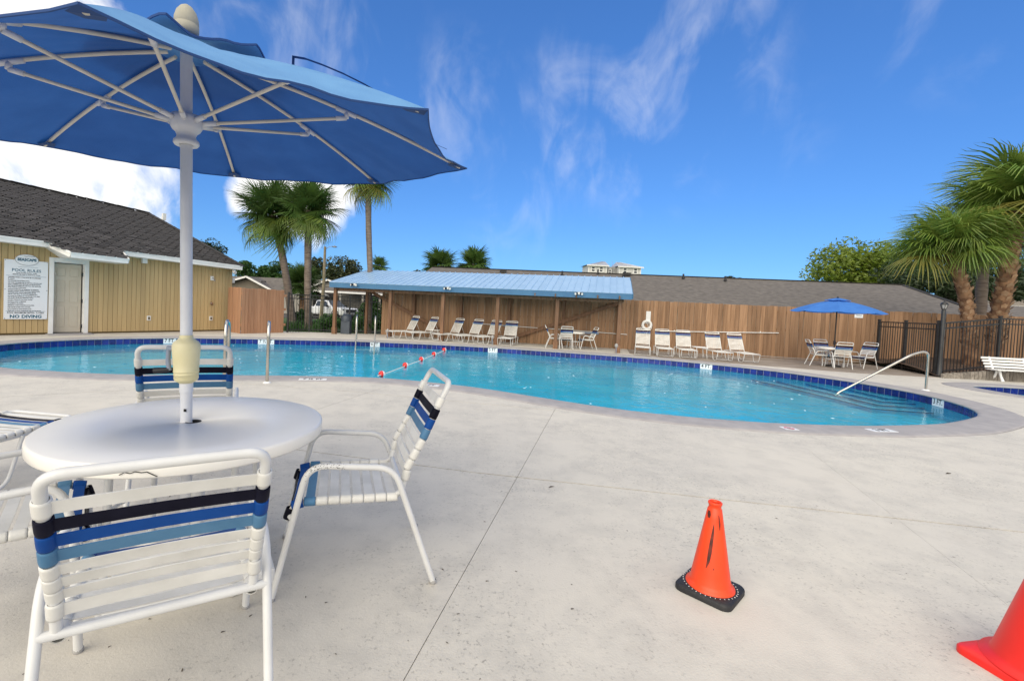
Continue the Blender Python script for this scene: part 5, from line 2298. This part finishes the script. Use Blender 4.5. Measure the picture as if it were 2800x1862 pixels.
palm('small far palm just right of the tall slender palm trunk', [(-8.6, 45, -.1), (-8.6, 45, 3), (-8.6, 45, 4.7)], .2, .2, 1.15, 24, [FRF], MT['trunk'], 'palms far behind the long roof', seed=9)
palm('low bushy palm between the paired palm trunks, reddish stem', [(-9.15, 26, -.05), (-9.15, 26, 1.2), (-9.25, 26, 2.15)], .26, .2, 1.25, 34, [FR, FRF], MT['trunkred'], 'palms behind the pool', seed=10, boots=20)
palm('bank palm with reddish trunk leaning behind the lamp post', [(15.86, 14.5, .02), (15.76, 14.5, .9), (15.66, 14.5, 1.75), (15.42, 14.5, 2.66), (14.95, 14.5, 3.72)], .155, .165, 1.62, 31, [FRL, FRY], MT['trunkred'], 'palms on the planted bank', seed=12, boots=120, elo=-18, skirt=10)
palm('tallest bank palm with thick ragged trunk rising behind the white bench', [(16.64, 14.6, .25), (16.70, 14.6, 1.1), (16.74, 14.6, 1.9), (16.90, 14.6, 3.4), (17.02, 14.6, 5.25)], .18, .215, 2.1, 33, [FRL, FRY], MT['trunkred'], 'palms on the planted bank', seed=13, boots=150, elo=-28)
palm('smooth grey trunked palm between the two ragged palms', [(18.44, 16.6, .4), (18.36, 16.6, 2.0), (18.33, 16.6, 3.0), (18.32, 16.6, 4.9)], .16, .155, 1.6, 26, [FR, FRL], MT['trunk'], 'palms on the planted bank', seed=14)


# ---------------------------------------------------------------- broadleaf trees
def leaf_tree(label, c, rx, ry, rz, n, lsize, mat, trunk_h, seed, lobes=26, group=None, name='leafy_tree', cat='tree', barkm=None, limbs=7, base=None, gap=.55):
    r = random.Random(seed)
    c = Vector(c)
    base = Vector(base) if base else Vector((c.x, c.y, -.05))
    t = thing(name, label, cat, base, 0, group)
    mb = MB()
    tips = []
    for i in range(lobes):
        while True:
            p = Vector((r.uniform(-1, 1), r.uniform(-1, 1), r.uniform(-1, 1)))
            if .25 < p.length < 1:
                break
        if p.z < -.45:
            p.z *= .6
        q = Vector((p.x * rx, p.y * ry, p.z * rz)) * .80
        tips.append((q, r.uniform(.22, .42)))
    per = n // lobes
    for q, s in tips:
        for k in range(per):
            d = Vector((r.gauss(0, 1), r.gauss(0, 1), r.gauss(0, 1)))
            d = d.normalized() * r.uniform(gap, 1) ** .6
            p = c - base + q + Vector((d.x * rx * s, d.y * ry * s, d.z * rz * s * 1.1))
            a = Vector((r.gauss(0, 1), r.gauss(0, 1), r.gauss(0, .6))).normalized()
            b = a.cross(Vector((r.gauss(0, 1), r.gauss(0, 1), r.gauss(0, 1)))).normalized()
            L = lsize * r.uniform(.6, 1.25)
            mb.add([p - a * L, p - b * L * .42, p + a * L, p + b * L * .42], [(0, 1, 2, 3)])
    cr = mb.build('crown', mat, t)
    if trunk_h:
        mb = MB()
        fork = Vector((0, 0, trunk_h))
        mb.tube([(0, 0, 0), fork * .5 + Vector((.05 * rx, 0, 0)), fork], [.11 * rz + .08, .08 * rz + .06, .07 * rz + .05], 9)
        mb.build('trunk', barkm or MT['bark'], t)
        for q, s in r.sample(tips, min(limbs, len(tips))):
            e = c - base + q
            mb = MB()
            m = fork.lerp(e, .5) + Vector((0, 0, -.06 * rz))
            mb.tube([fork - Vector((0, 0, .05)), m, e], [.055 * rz + .03, .035 * rz + .02, .015], 7)
            mb.build('limb', barkm or MT['bark'], t)
    return t


leaf_tree('dark oak rising behind the pool house roof hip', (-33.6, 60, 5.7), 3.0, 2.5, 2.4, 5200, .17, MT['leafdark'], 4.2, 31, 30)
leaf_tree('round green tree left of two beyond the reddish fence', (-32.6, 70, 4.6), 3.0, 2.5, 2.0, 5200, .20, MT['leafmid'], 3, 32, 26, 'green trees beyond the car park')
leaf_tree('round green tree right of two beyond the reddish fence', (-28.6, 70, 4.6), 2.7, 2.3, 1.9, 5200, .20, MT['leafmid'], 3, 33, 26, 'green trees beyond the car park')
leaf_tree('wide magnolia tree behind the street light', (-13.6, 50, 3.9), 2.3, 2.0, 2.2, 5200, .17, MT['leafmag'], 2.2, 34, 30)
leaf_tree('small dark tree just left of the street light', (-16.3, 50, 4.1), 1.2, 1.2, 1.9, 2600, .15, MT['leafmag'], 2.4, 35, 16)
leaf_tree('tree left of the far palms behind the blue roof', (-5.4, 50, 4.3), 1.0, 1.0, .8, 1200, .15, MT['leafmag'], 3, 36, 10)
leaf_tree('sunny yellow green tree behind the long roof on the right', (37.6, 45, 6.2), 5.2, 4.2, 3.2, 15000, .20, MT['leafbright'], 3.5, 37, 60, limbs=12)
leaf_tree('dark spreading oak behind the right palms', (37.5, 35, 4.9), 6.6, 4.0, 2.3, 13000, .17, MT['leafdark'], 2.4, 38, 56, limbs=12)
leaf_tree('treetop just showing over the long roof ridge', (34.5, 60, 5.6), 2.0, 1.5, 1.2, 2000, .16, MT['leafmag'], 3, 39, 14)
leaf_tree('low green tree below the house gable on the right', (50.5, 42, 4.8), 3.2, 3.0, 2.2, 4000, .2, MT['leafmid'], 2.4, 40, 24)

# shrubs behind the left metal fence
HG = 'shrubs behind the left metal fence'
for i, (lab, x, y, z, rx, rz_, m) in enumerate((
        ('broad shrub right of the upright palm trunk', -5.75, 19.6, .30, .85, .42, 'hedge'),
        ('shrub behind the trash bin under the pergola', -4.75, 20.3, .32, .75, .45, 'hedge'),
        ('shrub by the end of the long plank fence', -3.72, 20.2, .40, .55, .5, 'hedge'),
        ('wispy shrub left of the upright palm trunk', -7.30, 20.6, .35, .45, .5, 'leafmid'),
        ('small shrub in the car park beside the carport post', -5.6, 27.5, .75, .8, .75, 'leafmid'))):
    leaf_tree(lab, (x, y, z), rx, .6, rz_, 2600, .055 if y < 25 else .08, MT[m], 0, 50 + i, 22, HG, 'shrub', 'shrub', base=(x, y, -.05))
# tall grass tufts behind the left metal fence
mb = MB()
rg = random.Random(77)
for i in range(2600):
    if i < 1500:
        x, y = rg.uniform(-7.6, -6.0), rg.uniform(18.9, 22)
        z0 = -.04
    else:
        x, y = rg.uniform(17.5, 24), rg.uniform(16.6, 18.8)
        z0 = .25
    if abs(x + 6.66) < .3 and abs(y - 19.5) < .3:
        continue
    a = rg.uniform(0, 6.28)
    h = rg.uniform(.15, .55) if i < 1500 else rg.uniform(.15, .4)
    d = Vector((math.cos(a), math.sin(a), 0))
    s = Vector((-d.y, d.x, 0)) * .012
    p = Vector((x, y, z0))
    m_ = p + d * h * .15 + Vector((0, 0, h * .7))
    e = p + d * h * .55 + Vector((0, 0, h * .85))
    mb.add([p - s, p + s, m_ + s * .8, m_ - s * .8, e], [(0, 1, 2, 3), (3, 2, 4)])
tag(mb.build('tall_grass', MT['hedge']), 'long green grass blades growing behind the metal fences', 'grass', kind='stuff')
# stones and litter on the bank
mb = MB()
for i in range(220):
    x, y = rg.uniform(13.3, 17.5), rg.uniform(12.75, 13.9)
    s = rg.uniform(.012, .04)
    mt = Matrix.Translation((x, y, .07 + (y - 12.72) * .10 + .012)) @ Matrix.Rotation(rg.uniform(0, 6), 4, 'Z')
    mb.add([(-s, -s * .6, 0), (s, -s * .5, .004), (s * .8, s * .6, 0), (-s * .7, s * .5, .006)], [(0, 1, 2, 3)], False, mt)
tag(mb.build('bank_litter', MT['boot']), 'dry leaves and bark chips on the planted bank', 'leaf litter', kind='stuff')
leaf_tree('small green sprout at the foot of the left bank palm', (16.35, 14.1, .35), .22, .2, .22, 260, .05, MT['leafbright'], 0, 61, 6, None, 'sprout', 'plant', base=(16.35, 14.1, .1))


# ---------------------------------------------------------------- buildings beyond
def window(par, c, w, h, nrm_y=-1, fr=.07):
    mb = MB()
    for dx in (-1, 1):
        mb.box((dx * (w / 2), 0, 0), (fr, .06, h + fr))
    for dz in (-1, 0, 1):
        mb.box((0, -.002, dz * h / 2), (w - fr, .05, fr if dz else fr * .8))
    f = mb.build('window', MT['trim'], par, c)
    mb = MB()
    mb.box((0, .015, 0), (w, .03, h))
    mb.build('pane', MT['glass'], f)
    return f


# long shingled building behind the fence
lb = thing('long_building', 'long low building with weathered grey shingle roof behind the plank fence', 'building', (0, 0, 0))
lb.matrix_world = wmF
mb = MB()
rz0, re0 = 3.60, 1.84
EL, ER_ = -.9, 24.7
A_, B_ = (-.55, 10), (25.0, 10)
v = [(EL, 4, re0), (ER_, 4, re0 - .05), (*B_, rz0 - .08), (*A_, rz0), (ER_, 16, re0), (EL, 16, re0)]
mb.add(v, [(0, 1, 2, 3), (1, 4, 2), (3, 2, 4, 5)])
mb.build('roof', MT['roof2'], lb)
mb = MB()
mb.bar((A_[0], 10, rz0 + .01), (B_[0], 10, rz0 - .07), .26, .035)
mb.bar((B_[0], 10, rz0 - .07), (ER_, 4, re0 - .03), .22, .03)
mb.build('ridge_cap', MT['shingle_bed'], lb)
mb = MB()
mb.add([(EL + .3, 4.4, 0), (ER_ - .5, 4.4, 0), (ER_ - .5, 15.6, 0), (EL + .3, 15.6, 0), (EL + .3, 4.4, re0 + .1), (ER_ - .5, 4.4, re0 + .05), (ER_ - .5, 15.6, re0), (EL + .3, 15.6, re0), (EL + .3, 10, rz0 - .1)],
       [(0, 1, 5, 4), (1, 2, 6, 5), (2, 3, 7, 6), (3, 0, 4, 8, 7)])
mb.build('wall', MT['housewall'], lb)
mb = MB()
mb.bar((EL - .05, 3.97, re0 - .08), (ER_, 3.97, re0 - .12), .03, .16)
mb.build('fascia', MT['housewall2'], lb)
for s, d, h, kind in ((3.9, 9.2, .0, 'box'), (7.3, 9.0, 0, 'pipe'), (9.35, 9.7, 0, 'pipe'), (10.7, 9.2, 0, 'pipe'), (10.95, 9.6, 0, 'box'), (13.9, 9.3, 0, 'pipe'), (16.0, 9.1, 0, 'pipe')):
    z = re0 + (rz0 - re0) * (d - 4) / 6
    mb = MB()
    if kind == 'box':
        mb.box((s, d, z + .05), (.36, .3, .12))
        mb.box((s, d, z + .125), (.42, .36, .03))
    else:
        mb.tube([(s, d, z - .05), (s, d, z + .25)], .05, 10)
        mb.tube([(s, d, z + .0), (s, d, z + .05)], .09, 10)
    mb.build('roof_vent', MT['blackmetal'], lb)

# lower roof further right
rb2 = thing('low_roof_building', 'lower shingle roofed building seen behind the right palms', 'building', (0, 0, 0))
mb = MB()
mb.add([(24.5, 26.2, 2.80), (38, 25.9, 2.72), (38, 21.6, 1.62), (24.3, 21.9, 1.70), (38, 30, 1.9), (24.4, 30, 1.9)], [(3, 2, 1, 0), (0, 1, 4, 5)])
mb.build('roof', MT['roof2'], rb2)
mb = MB()
mb.box((31, 26, .75), (12.5, 7.4, 1.75))
mb.build('wall', MT['housewall'], rb2)

# beige house far right
hr = thing('beige_house', 'beige house with white trimmed gable behind the dark oak', 'building', (0, 0, 0))
mb = MB()
mb.add([(40.75, 40, 3.75), (41.48, 40, 4.12), (42.25, 40, 3.75), (42.25, 40, 2.2), (40.75, 40, 2.2)], [(0, 4, 3, 2, 1)])
mb.box((46, 42.6, 1.8), (10.6, 4.6, 3.6))
mb.build('wall', MT['housewall'], hr)
mb = MB()
mb.add([(42.2, 41, 4.15), (52, 41, 4.28), (52, 39.6, 3.45), (42.0, 39.6, 3.52), (52, 46, 3.4), (42, 46, 3.4)], [(3, 2, 1, 0), (0, 1, 4, 5)])
mb.add([(41.48, 39.7, 4.17), (41.48, 43, 4.17), (40.6, 43, 3.72), (40.6, 39.7, 3.72), (42.35, 39.7, 3.72), (42.35, 43, 3.72)], [(0, 1, 2, 3), (1, 0, 4, 5)])
mb.build('roof', MT['roof3'], hr)
mb = MB()
mb.bar((40.55, 39.68, 3.69), (41.48, 39.68, 4.15), .05, .10)
mb.bar((41.48, 39.68, 4.15), (42.4, 39.68, 3.69), .05, .10)
mb.bar((42.1, 39.58, 3.48), (52, 39.58, 3.42), .05, .10)
mb.build('gable_trim', MT['trim'], hr)

# house with gable beyond the reddish fence
h1 = thing('gable_house', 'olive gabled house with white barge boards beyond the reddish fence', 'building', (0, 0, 0))
mb = MB()
mb.add([(-18.48, 36, 2.22), (-16.99, 36, 2.66), (-15.08, 36, 1.76), (-15.08, 36, 0), (-18.6, 36, 0)], [(0, 4, 3, 2, 1)])
mb.build('gable_wall', MT['housewall2'], h1)
mb = MB()
mb.box((-15.6, 38.6, .9), (7.2, 4.8, 1.8))
mb.build('wall', MT['housewall'], h1)
mb = MB()
mb.add([(-16.99, 35.6, 2.76), (-16.99, 38.0, 2.76), (-18.6, 38, 2.24), (-18.6, 35.6, 2.24), (-14.9, 35.6, 1.74), (-14.9, 38, 1.74)], [(0, 1, 2, 3), (1, 0, 4, 5)])
mb.add([(-20.2, 38.4, 2.80), (-10.9, 38.4, 2.86), (-10.9, 35.9, 1.68), (-15.0, 35.9, 1.74), (-18.6, 36.2, 2.0), (-20.2, 36.2, 1.9), (-10.9, 42, 1.7), (-20.2, 42, 1.7)], [(5, 4, 3, 2, 1, 0), (0, 1, 6, 7)])
mb.build('roof', MT['roof2'], h1)
mb = MB()
mb.bar((-18.62, 35.58, 2.18), (-16.99, 35.58, 2.71), .06, .13)
mb.bar((-16.99, 35.58, 2.71), (-14.86, 35.58, 1.69), .06, .13)
mb.build('barge_board', MT['trim'], h1)
mb = MB()
mb.box((-16.0, 36.4, 2.42), (.3, .25, .09))
mb.build('roof_vent', MT['blackmetal'], h1)

# second gabled house with carport
h2 = thing('carport_house', 'grey house with two white trimmed gables and carport behind the pickup', 'building', (0, 0, 0))
mb = MB()
mb.add([(-12.2, 37.2, 2.28), (-11.12, 37.2, 2.78), (-10.2, 37.2, 2.36), (-10.2, 37.2, 0), (-12.2, 37.2, 0)], [(0, 4, 3, 2, 1)])
mb.box((-9.2, 38.7, .95), (7.6, 2.8, 1.9))
mb.build('wall', MT['housewall'], h2)
mb = MB()
mb.add([(-11.12, 36.9, 2.86), (-11.12, 40, 2.86), (-12.45, 40, 2.24), (-12.45, 36.9, 2.24), (-9.9, 36.9, 2.32), (-9.9, 40, 2.32)], [(0, 1, 2, 3), (1, 0, 4, 5)])
mb.add([(-10.6, 36.5, 2.32), (-4.6, 36.2, 2.42), (-4.6, 33.9, 1.84), (-10.9, 33.9, 1.90), (-4.6, 40, 2.2), (-10.6, 40, 2.2)], [(3, 2, 1, 0), (0, 1, 4, 5)])
mb.add([(-12.9, 34.6, 1.52), (-11.2, 34.6, 1.95), (-10.3, 34.6, 1.55), (-10.3, 37, 1.60), (-11.2, 37, 2.0), (-12.9, 37, 1.57)], [(0, 1, 4, 5), (1, 2, 3, 4)])
mb.build('roof', MT['roof2'], h2)
mb = MB()
mb.bar((-12.45, 36.86, 2.20), (-11.12, 36.86, 2.82), .06, .12)
mb.bar((-11.12, 36.86, 2.82), (-9.9, 36.86, 2.28), .06, .12)
mb.bar((-10.9, 33.86, 1.85), (-4.5, 33.86, 1.79), .06, .12)
mb.bar((-12.95, 34.56, 1.47), (-11.2, 34.56, 1.91), .06, .11)
mb.bar((-11.2, 34.56, 1.91), (-10.25, 34.56, 1.50), .06, .11)
mb.build('barge_board', MT['trim'], h2)
for x in (-9.3, -7.65, -6.4, -5.2):
    mb = MB()
    mb.box((x, 34.1, .85), (.14, .14, 1.9))
    mb.build('carport_post', MT['housewall'], h2)
for x in (-12.35, -8.3, -6.9):
    window(h2, (x + .3, 37.17 if x < -10 else 37.27, .95), .55, .85)
mb = MB()
mb.box((-10.9, 37.27, .72), (.7, .06, 1.5))
mb.build('front_door', MT['carwhite'], h2)
mb = MB()
mb.box((-7.0, 37.25, .75), (2.0, .04, 1.5))  # flat near-black panel on the wall, painted as the shade under the carport
mb.build('carport_shade_panel', MT['dark'], h2)

# pale tower far away
tw = thing('apartment_tower', 'distant pale grey building with twin hipped metal roofs above the long roof', 'building', (0, 0, 0))
mb = MB()
mb.box((33.25, 123, 6.5), (4.85, 6, 13))
mb.box((41.6, 123, 6.5), (5.75, 6, 13))
mb.build('wall', MT['towerwall'], tw)
mb = MB()
mb.box((37.2, 124, 6.5), (3.2, 4, 13.1))
mb.box((38.2, 121.9, 6.4), (.9, .3, 12.7))
mb.build('core_wall', MT['towerdark'], tw)
for x0, x1, px in ((30.35, 36.1, 35.3), (38.35, 45.0, 39.6)):
    mb = MB()
    zt = 14.35
    ze = 13.1
    if px > 37:
        rA, rB_ = (38.7, zt), (40.0, zt)
    else:
        rA, rB_ = (34.9, zt), (35.9, zt)
    v = [(x0, 119.5, ze), (x1, 119.5, ze), (rB_[0], 122.5, zt), (rA[0], 122.5, zt), (x1, 126.5, ze), (x0, 126.5, ze)]
    mb.add(v, [(0, 1, 2, 3), (1, 4, 2), (5, 0, 3), (3, 2, 4, 5)])
    for k in range(1, 14):
        f = k / 14
        mb.bar((x0 + (x1 - x0) * f, 119.5, ze + .02), (rA[0] + (rB_[0] - rA[0]) * f, 122.5, zt + .02), .05, .06)
    mb.build('roof', MT['towerroof'], tw)
    mb = MB()
    mb.bar((x0, 119.45, ze - .14), (x1, 119.45, ze - .14), .1, .28)
    mb.build('eave_fascia', MT['trim'], tw)
for x in (32.15, 34.2, 40.35, 43.05):
    window(tw, (x, 119.97, 12.05), .95, 1.35, fr=.22)
window(tw, (37.1, 121.95, 11.7), .6, 1.3, fr=.16)
mb = MB()
for x in (31.0, 35.55, 38.85, 44.35):
    mb.box((x, 119.96, 6.4), (.24, .1, 12.8))
mb.build('corner_board', MT['trim'], tw)
mb = MB()
mb.tube([(37.9, 123, 13), (37.9, 123, 14.6)], .035, 6)
mb.build('antenna', MT['towerdark'], tw)

# street light
sl = thing('street_light', 'wooden street light pole with a curved arm beyond the metal fence', 'street light', (-9.39, 30, -.05))
mb = MB()
mb.tube([(0, 0, 0), (.10, 0, 2.4), (.09, 0, 4.72)], [.13, .105, .075], 10)
mb.build('pole', MT['woodpole'], sl)
mb = MB()
mb.tube(catmull([(.09, -.05, 4.45), (.30, -.1, 4.66), (.62, -.1, 4.76)], 5, False), .018, 6)
mb.build('arm', MT['chrome'], sl)
mb = MB()
mb.lathe([(.0, .0), (.06, .0), (.11, .035), (.07, .07), (.03, .09), (0, .14)], 12, (0, 0, 0), True, Matrix.Translation((.74, -.1, 4.68)) @ Matrix.Diagonal((1.7, 1, 1, 1)))
mb.build('lamp_head', MT['chrome'], sl)


# ---------------------------------------------------------------- vehicles
def loft(mb, stations):
    """stations: (x, [(y, z) half section from bottom centre to top centre]); mirrored to both sides"""
    rings = []
    for x, sec in stations:
        ring = [(x, y, z) for y, z in sec] + [(x, -y, z) for y, z in sec[::-1]]
        rings.append(ring)
    n = len(rings[0])
    vs = [q for r in rings for q in r]
    fs = [(i * n + k, i * n + (k + 1) % n, (i + 1) * n + (k + 1) % n, (i + 1) * n + k) for i in range(len(rings) - 1) for k in range(n)]
    fs += [tuple(reversed(range(n))), tuple((len(rings) - 1) * n + k for k in range(n))]
    mb.add(vs, fs, False)


def wheel(par, x, y, r, w, side):
    mb = MB()
    m = Matrix.Translation((x, y, r)) @ Matrix.Rotation(R(90), 4, 'X')
    mb.lathe([(r * .62, -w / 2), (r * .93, -w / 2), (r, -w * .35), (r, w * .35), (r * .93, w / 2), (r * .62, w / 2)], 24, (0, 0, 0), True, m)
    o = mb.build('wheel', MT['tyre'], par)
    mb = MB()
    mb.lathe([(0, -w * .30), (r * .2, -w * .34), (r * .58, -w * .28), (r * .63, -w * .46), (r * .63, w * .46), (r * .58, w * .28), (0, w * .30)], 16, (0, 0, 0), True, m)
    mb.build('rim', MT['chrome'], o)


pk = thing('pickup_truck', 'white crew cab pickup parked beyond the metal fence', 'pickup truck', (-9.36, 31.5, .02), R(-32))
sec = lambda w, zb, zt, c=.10: [(0, zb), (w - .05, zb), (w, zb + .12), (w, zt - c), (w - .07, zt), (0, zt)]
mb = MB()
loft(mb, [(-2.85, sec(.93, .50, 1.08)), (-2.80, sec(.97, .42, 1.12)), (-.75, sec(.98, .40, 1.13)), (-.70, sec(.98, .40, 1.15)), (1.20, sec(.98, .40, 1.15)), (1.9, sec(.97, .40, 1.18, .14)), (2.65, sec(.95, .42, 1.12, .16)), (2.82, sec(.88, .48, .98, .12))])
body = mb.build('body', MT['carwhite'], pk)
cab = lambda w0, w1, zb, zt: [(0, zb), (w0, zb), ((w0 + w1) / 2 + .03, (zb + zt) / 2), (w1, zt - .07), (w1 - .10, zt), (0, zt)]
mb = MB()
loft(mb, [(-.85, cab(.93, .90, 1.10, 1.16)), (-.70, cab(.94, .78, 1.10, 1.78)), (-.2, cab(.94, .78, 1.10, 1.86)), (.55, cab(.94, .78, 1.10, 1.84)), (1.30, cab(.93, .88, 1.10, 1.20))])
mb.build('cab', MT['carwhite'], pk)
for s in (-1, 1):
    for x0, x1, xt0, xt1 in ((-.62, .12, -.55, .12), (.20, 1.0, .20, .60)):
        mb = MB()
        y0, y1 = s * .965, s * .845
        mb.add([(x0, y0, 1.22), (x1, y0, 1.22), (xt1, y1, 1.72), (xt0, y1, 1.72)], [(0, 1, 2, 3)])
        mb.build('side_window', MT['glass'], pk)
    mb = MB()
    mb.box((2.70, s * .78, .98), (.20, .30, .18))
    mb.build('headlight', MT['chrome'], pk)
    mb = MB()
    mb.box((.98, s * 1.08, 1.24), (.14, .20, .18))
    mb.build('mirror', MT['blackp'], pk)
    mb = MB()
    mb.box((-.02, s * .984, 1.02), (.18, .02, .04))
    mb.box((.85, s * .984, 1.02), (.18, .02, .04))
    mb.build('door_handle', MT['chrome'], pk)
    for x in (-1.75, 1.85):
        wheel(pk, x, s * .86, .40, .26, s)
        mb = MB()
        m = Matrix.Translation((x, s * .90, .42)) @ Matrix.Rotation(R(90), 4, 'X')
        mb.lathe([(.42, -.085), (.50, -.085), (.50, .085), (.42, .085)], 22, (0, 0, 0), False, m)
        mb.build('wheel_arch', MT['blackp'], pk)
mb = MB()
mb.add([(1.28, -.78, 1.20), (1.28, .78, 1.20), (.66, .68, 1.80), (.66, -.68, 1.80)], [(0, 1, 2, 3)])
mb.build('windshield', MT['glass'], pk, (.03, 0, .01))
mb = MB()
mb.box((2.80, 0, .86), (.10, 1.2, .34))
g_ = mb.build('grille', MT['blackp'], pk)
for k in range(3):
    mb = MB()
    mb.box((2.86, 0, .75 + k * .11), (.02, 1.15, .035))
    mb.build('grille_bar', MT['chrome'], g_)
mb = MB()
mb.box((2.84, 0, .50), (.18, 1.80, .20))
mb.build('bumper', MT['chrome'], pk)
pk.scale = (.76, .74, .66)

sv = thing('dark_suv', 'dark grey sport utility vehicle with a glowing amber lamp at the right edge', 'car', (25.9, 22.0, .0), R(150))
mb = MB()
loft(mb, [(-2.3, sec(.88, .42, 1.02)), (-2.2, sec(.95, .36, 1.08)), (1.2, sec(.96, .36, 1.08)), (2.1, sec(.93, .38, 1.0, .16)), (2.35, sec(.80, .46, .85, .12))])
mb.build('body', MT['cardark'], sv)
mb = MB()
loft(mb, [(-2.15, cab(.90, .86, 1.02, 1.12)), (-1.75, cab(.92, .76, 1.02, 1.72)), (-.3, cab(.92, .76, 1.02, 1.80)), (.45, cab(.92, .76, 1.02, 1.74)), (1.25, cab(.90, .84, 1.02, 1.12))])
mb.build('cab', MT['cardark'], sv)
for s in (-1, 1):
    mb = MB()
    mb.add([(-1.5, s * .945, 1.15), (.9, s * .945, 1.15), (.45, s * .83, 1.62), (-1.4, s * .83, 1.62)], [(0, 1, 2, 3)])
    mb.build('side_window', MT['glass'], sv)
    mb = MB()
    mb.box((2.16, s * .78, .90), (.24, .24, .16))
    mb.build('headlight', MT['amber'] if s > 0 else MT['chrome'], sv)
    for x in (-1.4, 1.45):
        wheel(sv, x, s * .84, .36, .24, s)
mb = MB()
mb.add([(1.24, -.74, 1.12), (1.24, .74, 1.12), (.52, .66, 1.68), (.52, -.66, 1.68)], [(0, 1, 2, 3)])
mb.build('windshield', MT['glass'], sv, (.02, 0, .01))
mb = MB()
mb.box((2.32, 0, .78), (.08, 1.0, .22))
mb.build('grille', MT['blackp'], sv)
mb = MB()
mb.box((2.34, 0, .50), (.14, 1.6, .18))
mb.build('bumper', MT['cardark'], sv)


# loose pieces that ended up in one mesh become parts of their own
def split_pieces(o):
    me = o.data
    bm = bmesh.new()
    bm.from_mesh(me)
    bmesh.ops.remove_doubles(bm, verts=bm.verts, dist=1e-6)
    left = set(bm.faces)
    groups = []
    while left:
        st = [left.pop()]
        g = list(st)
        while st:
            f = st.pop()
            for v in f.verts:
                for q in v.link_faces:
                    if q in left:
                        left.remove(q)
                        st.append(q)
                        g.append(q)
        groups.append(g)
    out = []
    for g in groups:
        ix = {}
        vs, fs, sm = [], [], []
        for f in g:
            fs.append([ix.setdefault(v, len(ix)) for v in f.verts])
            sm.append(f.smooth)
        vs = [None] * len(ix)
        for v, k in ix.items():
            vs[k] = tuple(v.co)
        m2 = bpy.data.meshes.new(me.name)
        m2.from_pydata(vs, [], fs)
        m2.polygons.foreach_set('use_smooth', sm)
        for m in me.materials:
            m2.materials.append(m)
        out.append(m2)
    bm.free()
    return out


NAMES = {'strut_ferrule', 'rib_joint', 'tie_strap', 'scuff_mark', 'cross_rail', 'front_bracket', 'barge_board', 'gable_trim', 'corner_board',
         'side_beam', 'screw', 'gull_mark', 'rule_line', 'ridge_cap', 'door_handle', 'depth_marker_tile', 'back_prop', 'hinge', 'rail'}
CACHE = {}
for o in list(COL.objects):
    if o.type != 'MESH' or o.name.split('.')[0] not in NAMES or (o.children and o.name.split('.')[0] != 'depth_marker_tile'):
        continue
    if o.name.split('.')[0] == 'depth_marker_tile':
        continue
    if o.data.name not in CACHE:
        CACHE[o.data.name] = split_pieces(o)
    ms = CACHE[o.data.name]
    if len(ms) < 2:
        continue
    o.data = ms[0]
    for m in ms[1:]:
        c = o.copy()
        c.data = m
        COL.objects.link(c)
